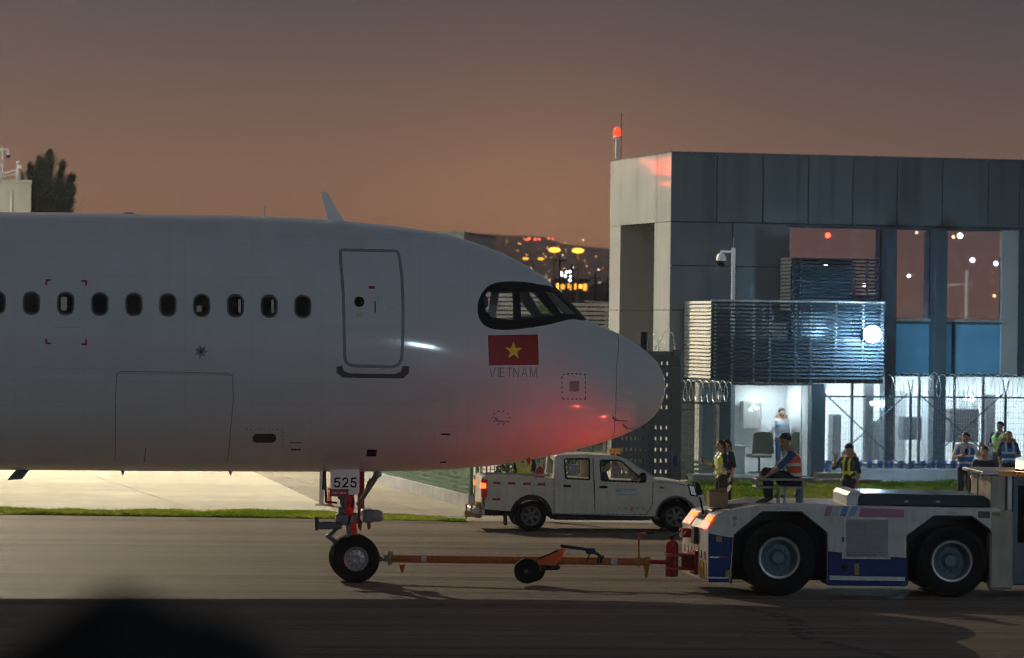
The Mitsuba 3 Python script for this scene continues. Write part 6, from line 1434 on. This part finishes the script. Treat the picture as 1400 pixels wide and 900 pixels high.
put(pt, 'crown', cat_(*leaf), 'm_needle', kind='stuff', label='dark needle foliage')

# ------------------------------------------------------------------ far: white roof corner, slatted screen, sodium lamps, masts, hall, hill and city lights
Yw = 165.0
a, b = at(560, 330, Yw), at(634, 317, Yw)
wm = thing('white_building', 'white flat-roofed building, its roof corner showing above the aircraft', 'building', frame(b[0], Yw, 0, -10))
put(wm, 'wall', box(a[0] - b[0], 0, 0, 8, 0, b[2] - .12), 'm_white'); put(wm, 'roof_edge', box(a[0] - b[0] - .1, .05, -.05, 8.05, b[2] - .118, b[2]), 'm_galv')
Ys = 108.0
SM = frame(at(640, 430, Ys)[0], Ys, 0, 3)
sc_ = thing('slatted_screen', 'white horizontally slatted screen between the aircraft nose and the panel building', 'screen', SM)
x1 = face(SM, 834, 430)[0]; zs = [face(SM, 820, y)[1] for y in (447, 417)]; xhi = face(SM, 768, 430)[0]
for k in range(22):
    z = zs[1] - k * (zs[1] - zs[0]) / 5.0
    if z < .2: break
    put(sc_, 'slat', box(0, x1 + .4, -.03, .03, z - .045, z + .045, .008), 'm_white')
for k in range(3): put(sc_, 'slat', box(0, xhi, -.03, .03, zs[1] + (k + 1) * (zs[1] - zs[0]) / 5.0 - .045, zs[1] + (k + 1) * (zs[1] - zs[0]) / 5.0 + .045, .008), 'm_white')
for x in (.1, xhi - .05, x1 - .1): put(sc_, 'post', box(x - .04, x + .04, .035, .11, 0, zs[1]), 'm_galv')
xr = face(SM, 808, 413)[0]; put(sc_, 'top_rail', cat_(tube([(xr - .2, 0, face(SM, 808, 412)[1]), (x1 + .4, 0, face(SM, 834, 415)[1])], .03, 6), cyl((xr, 0, zs[1]), (xr, 0, face(SM, 808, 412)[1]), .025, 6)), 'm_galv')
def lamp_post(px, py, pb, Y, k, names, double=False, power=26, r=.42):
    p, q = at(px, py, Y), at(px, pb, Y)
    m = frame(p[0], Y, 0)
    t_ = thing('street_lamp', names, 'street lamp', m, 'sodium lamps beyond the aircraft nose')
    put(t_, 'pole', cyl((0, 0, 0), (0, 0, p[2]), .12, 8, .08), 'm_sodpole')
    for d in ((-1, 1) if double else (0,)):
        put(t_, 'arm', tube([(0, 0, p[2] - .15), (d * .8, -.3, p[2] + .05)], .05, 6), 'm_sodpole')
        key = put(t_, 'lantern', ball((d * .8, -.4, p[2]), r, 2, (1.3, 1, .55)), 'm_amber', True); scene[key]['emitter'] = emits((1.0, .46, .05), power * .028, .4)
mat('m_sodpole', (.32, .26, .2), .6)
lamp_post(758, 342, 395, 330, 0, 'tall orange sodium lamp, the middle one of three'); lamp_post(790, 343, 395, 330, 1, 'tall orange sodium lamp nearest the panel building')
lamp_post(729, 354, 400, 380, 2, 'shorter twin-armed orange sodium lamp just above the aircraft nose', True, 14, .26)
whm = thing('stadium_light', 'cluster of white lamps on a mast between the two tall orange lamps', 'flood light mast', frame(at(775, 378, 420)[0], 420, 0))
put(whm, 'mast', cyl((0, 0, 0), (0, 0, at(775, 376, 420)[2]), .15, 8), 'm_darkgrey')
r = np.random.default_rng(3)
for k in range(8):
    p = at(775 + r.uniform(-9, 9), 378 + r.uniform(-8, 6), 420); key = put(whm, 'lamp', ball((p[0] - at(775, 378, 420)[0], 0, p[2]), .15, 2), 'm_white'); scene[key]['emitter'] = emits((.85, .95, 1.0), 1.2, .05)
hl = thing('lit_hall', 'long low hall lit orange, below the white lamp cluster', 'building', frame(at(760, 390, 440)[0], 440, 0))
x1 = at(803, 390, 440)[0] - at(760, 390, 440)[0]; z0, z1 = at(780, 397, 440)[2], at(780, 388, 440)[2]
put(hl, 'wall', box(0, x1, 0, 12, 0, z1 + .3), 'm_darkgrey'); put(hl, 'roof', box(-.3, x1 + .3, -.6, 12, z1 + .31, z1 + .6), 'm_dark')
for k in range(7):
    key = put(hl, 'window', box(k * x1 / 7 + .06, (k + 1) * x1 / 7 - .06, -.08, -.02, z0 + .12 * (k % 3), z1 - .1 * (k % 2)), 'm_amber'); scene[key]['emitter'] = emits((1.0, .40, .05), (1.3, .7, 1.6, .5, .9, 1.4, .8)[k] * .6, .05)
for k, (px, pt_, lean) in enumerate(((765.5, 349, 0), (782, 361, 2.5), (814, 373, 0), (846 - 15, 380, 0))):
    p, q = at(px, pt_, 300), at(px + lean, 400, 300)
    t_ = thing('utility_pole', ('dark pole left of the white lamp cluster', 'dark leaning pole right of the white lamp cluster', 'short dark pole left of the panel building', 'dark pole at the edge of the panel building')[k], 'pole', frame(p[0], 300, 0))
    put(t_, 'pole', cyl(((q - p)[0] * 1.8, 0, 0), (0, 0, p[2]), .13, 6, .09), 'm_dark'); put(t_, 'crossarm', box(-.5, .5, -.05, .05, p[2] - .5, p[2] - .4), 'm_dark')
# hill, city blocks, lights
def ridge(Y, depth, pts, seed, rough):
    """a long hill whose skyline passes the pixels, at distance Y"""
    P = [(at(px, py, Y)[0], at(px, py, Y)[2]) for px, py in pts]
    xs = np.linspace(P[0][0], P[-1][0], 160); zs = np.interp(xs, [p[0] for p in P], [p[1] for p in P]) * (1 + rough * (meshkit.fbm(np.c_[xs * .02, xs * 0, xs * 0], 4, seed) - .5))
    rows = []
    for t in np.linspace(0, 1, 14):
        k = math.sin(t * PI) ** .8 if t > 0 else 0
        y = Y - depth / 2 + depth * t
        rows.append(np.c_[xs, np.full(160, y), zs * k + 3 * rough * (meshkit.fbm(np.c_[xs * .03, np.full(160, y * .03), xs * 0], 3, seed + 1) - .5) * (k > 0.05)])
    V = np.vstack(rows); i, j = np.meshgrid(np.arange(13), np.arange(159), indexing='ij'); q = np.stack([i * 160 + j, i * 160 + j + 1, (i + 1) * 160 + j + 1, (i + 1) * 160 + j], -1).reshape(-1, 4)
    return trimesh.Trimesh(V, np.vstack([q[:, [0, 1, 2]], q[:, [0, 2, 3]]]), process=False)
mat('m_hill', mikit.proc(lambda p, n, uv: mi.Color3f(.10, .085, .06) * (.6 + .7 * FB(p.x * .03, p.y * .03, p.z * .05, 3))), .9)
setting('hill', ridge(4400, 1200, [(-1500, 360), (200, 345), (500, 326), (640, 323), (740, 324), (760, 331), (830, 339), (1200, 350), (2600, 370)], 5, .12), 'm_hill', True)
mat('m_mass', mikit.proc(lambda p, n, uv: mi.Color3f(.03, .035, .03) * (.5 + FB(p.x * .2, p.y * .2, p.z * .4, 3))), .9)
setting('treeline_bank', ridge(620, 60, [(-900, 415), (700, 412), (795, 405), (806, 389), (822, 391), (850, 388), (1300, 395), (2300, 415)], 9, .3), 'm_mass', True)
r = np.random.default_rng(21)
def bulbs(n, box_px, Yr, rad, seed):
    r = np.random.default_rng(seed); out = []
    for k in range(n):
        px, py = r.uniform(box_px[0], box_px[1]), box_px[2] + (box_px[3] - box_px[2]) * r.random() ** 1.2
        out.append(trimesh.creation.icosphere(1, rad * r.uniform(.6, 1.5)).apply_translation(at(px, py, r.uniform(*Yr))))
    return cat_(*out)
for name, n, q, rad, col, pw, sd in (('city_lights', 110, (560, 845, 326, 395), .19, (1.0, .5, .16), 1.5, 1), ('city_lights', 22, (600, 845, 330, 400), .2, (1.0, .85, .65), 2.4, 2), ('city_lights', 8, (720, 760, 326, 328), .4, (1.0, .10, .04), 2.2, 3)):
    key = setting(name, bulbs(n, q, (3000, 3700), rad * 2.1, sd), 'm_amber', kind='stuff', label=('scattered orange city lights on the hillside', 'scattered white city lights on the hillside', 'row of red lights on the ridge')[sd - 1]); scene[key]['emitter'] = emits(col, pw, .02)
# lights and lamps behind the camera, which the building's windows mirror
def mirror_lights(n, seed, col, pw, rad, zr, ar=(139, 152), dr=(180, 420)):
    r = np.random.default_rng(seed); out = []
    for k in range(n):
        a, d = math.radians(r.uniform(*ar)), r.uniform(*dr); out.append(trimesh.creation.icosphere(1, rad * d / 300 * r.uniform(.6, 1.4)).apply_translation((10 + d * math.sin(a), 100 + d * math.cos(a), r.uniform(*zr) * d / 300)))
    return cat_(*out)
for k, (n, col, pw, rad, zr) in enumerate(((70, (1.0, .5, .2), 2.5, .13, (5, 26)), (26, (.9, .96, 1.0), 8, .17, (4, 13)), (14, (1.0, .05, .02), 4, .22, (5, 20)))):
    key = setting('town_lights', mirror_lights(n, 60 + k, col, pw, rad, zr), 'm_amber', kind='stuff', label=('orange lights of the town mirrored in the windows', 'white lights of the town mirrored in the windows', 'red lights of the town mirrored in the windows')[k]); scene[key]['emitter'] = emits(col, pw, .02)
# a shrub in front of the slatted screen, seen through the cockpit, and a red neon sign (outside the frame) that the gloss panel of the building mirrors
p = at(741, 430, 105); t_ = thing('shrub', 'green shrub before the slatted screen, seen through the cockpit windows', 'shrub', frame(p[0], 105, 0))
put(t_, 'stem', cyl((0, 0, 0), (0, 0, 3.4), .06, 6, .03), 'm_brownwall'); put(t_, 'foliage', leafy((0, 0, 3.9), (.45, .4, .9), 1300, 77), 'm_leaf')
y_, z_ = face_x(BF, 897, 241); P0 = (BF @ np.array([0, y_, z_, 1]))[:3]; d = (P0 - EYE) / np.linalg.norm(P0 - EYE); nn = BF[:3, :3] @ np.array([-1.0, 0, 0]); rr = d - 2 * np.dot(d, nn) * nn
S0 = P0 + rr * 70; NM = frame(S0[0], S0[1], S0[2], math.degrees(math.atan2(rr[1], rr[0])) - 90)
ns_ = thing('neon_sign', 'red neon sign on posts, mirrored in the pale gloss panel of the building', 'sign', NM)
for a, b in (((-.75, .1), (-.75, .8)), ((-.75, .1), (-.35, .1)), ((-.75, .8), (-.4, .8)), ((-.75, .45), (-.45, .45)), ((-.1, .2), (-.1, .75)), ((-.1, .2), (.2, .2)), ((.2, .2), (.2, .75)), ((.5, .15), (.5, .85)), ((-.7, -.35), (.4, -.35))):
    key = put(ns_, 'tube', cyl((a[0], 0, a[1]), (b[0], 0, b[1]), .055, 6), 'm_redlens'); scene[key]['emitter'] = emits((1.0, .10, .05), 3.0, .05)
for x in (-.9, .7): put(ns_, 'post', box(x - .05, x + .05, .1, .2, -S0[2], 1.0), 'm_darkgrey')
put(ns_, 'backboard', box(-.95, .75, .07, .1, -.5, 1.0), 'm_black')
# flood light masts (outside the frame) that carry the lamps set at the top
for k, (p, tgt) in enumerate(((MAST_B, (-8, 96)), (MAST_A, (6, 100)), (MAST_C, (-2, 70)))):
    dgr = math.degrees(math.atan2(tgt[1] - p[1], tgt[0] - p[0])); m = frame(p[0], p[1], 0, dgr)
    t_ = thing('flood_light_mast', ('tall flood light mast behind the bright concrete stand', 'tall flood light mast left of the panel building', 'tall flood light mast behind the viewer')[k], 'flood light mast', m)
    put(t_, 'pole', cyl((-.6, 0, 0), (-.6, 0, p[2] + .4), .3, 12, .16), 'm_galv'); put(t_, 'crossbar', box(-.65, -.5, -1.6, 1.6, p[2] - .1, p[2] + .1), 'm_galv')
    for y in (-1.3, -.45, .45, 1.3):
        hd = put(t_, 'lamp_head', box(-.5, -.16, y - .3, y + .3, p[2] - .25, p[2] + .25, .03), 'm_darkgrey')
        key = put(hd, 'lens', box(-.155, -.13, y - .25, y + .25, p[2] - .2, p[2] + .2), 'm_white'); scene[key]['emitter'] = emits((1, .9, .7) if k < 2 else (.72, .88, 1.0), 30, .05)
# black out-of-focus shape close to the viewer
mat('m_bag', (.004, .004, .004), .9)
def lump(px, py, Y, r): p = at(px, py, Y); return _ball(p, r, 24)
bg = thing('black_bag', 'black shapeless bag out of focus in the near foreground at lower left', 'bag', np.eye(4))
put(bg, 'body', _join([m3.Manifold.batch_hull([lump(165, 882, 3.5, .055), lump(220, 897, 3.5, .050), lump(150, 990, 3.5, .08), lump(60, 935, 3.6, .045)])], .012, 8), 'm_bag', True)
put(bg, 'pocket', _join([m3.Manifold.batch_hull([lump(280, 893, 3.5, .038), lump(335, 915, 3.5, .036), lump(300, 1020, 3.5, .06)])], .012, 8), 'm_bag', True)
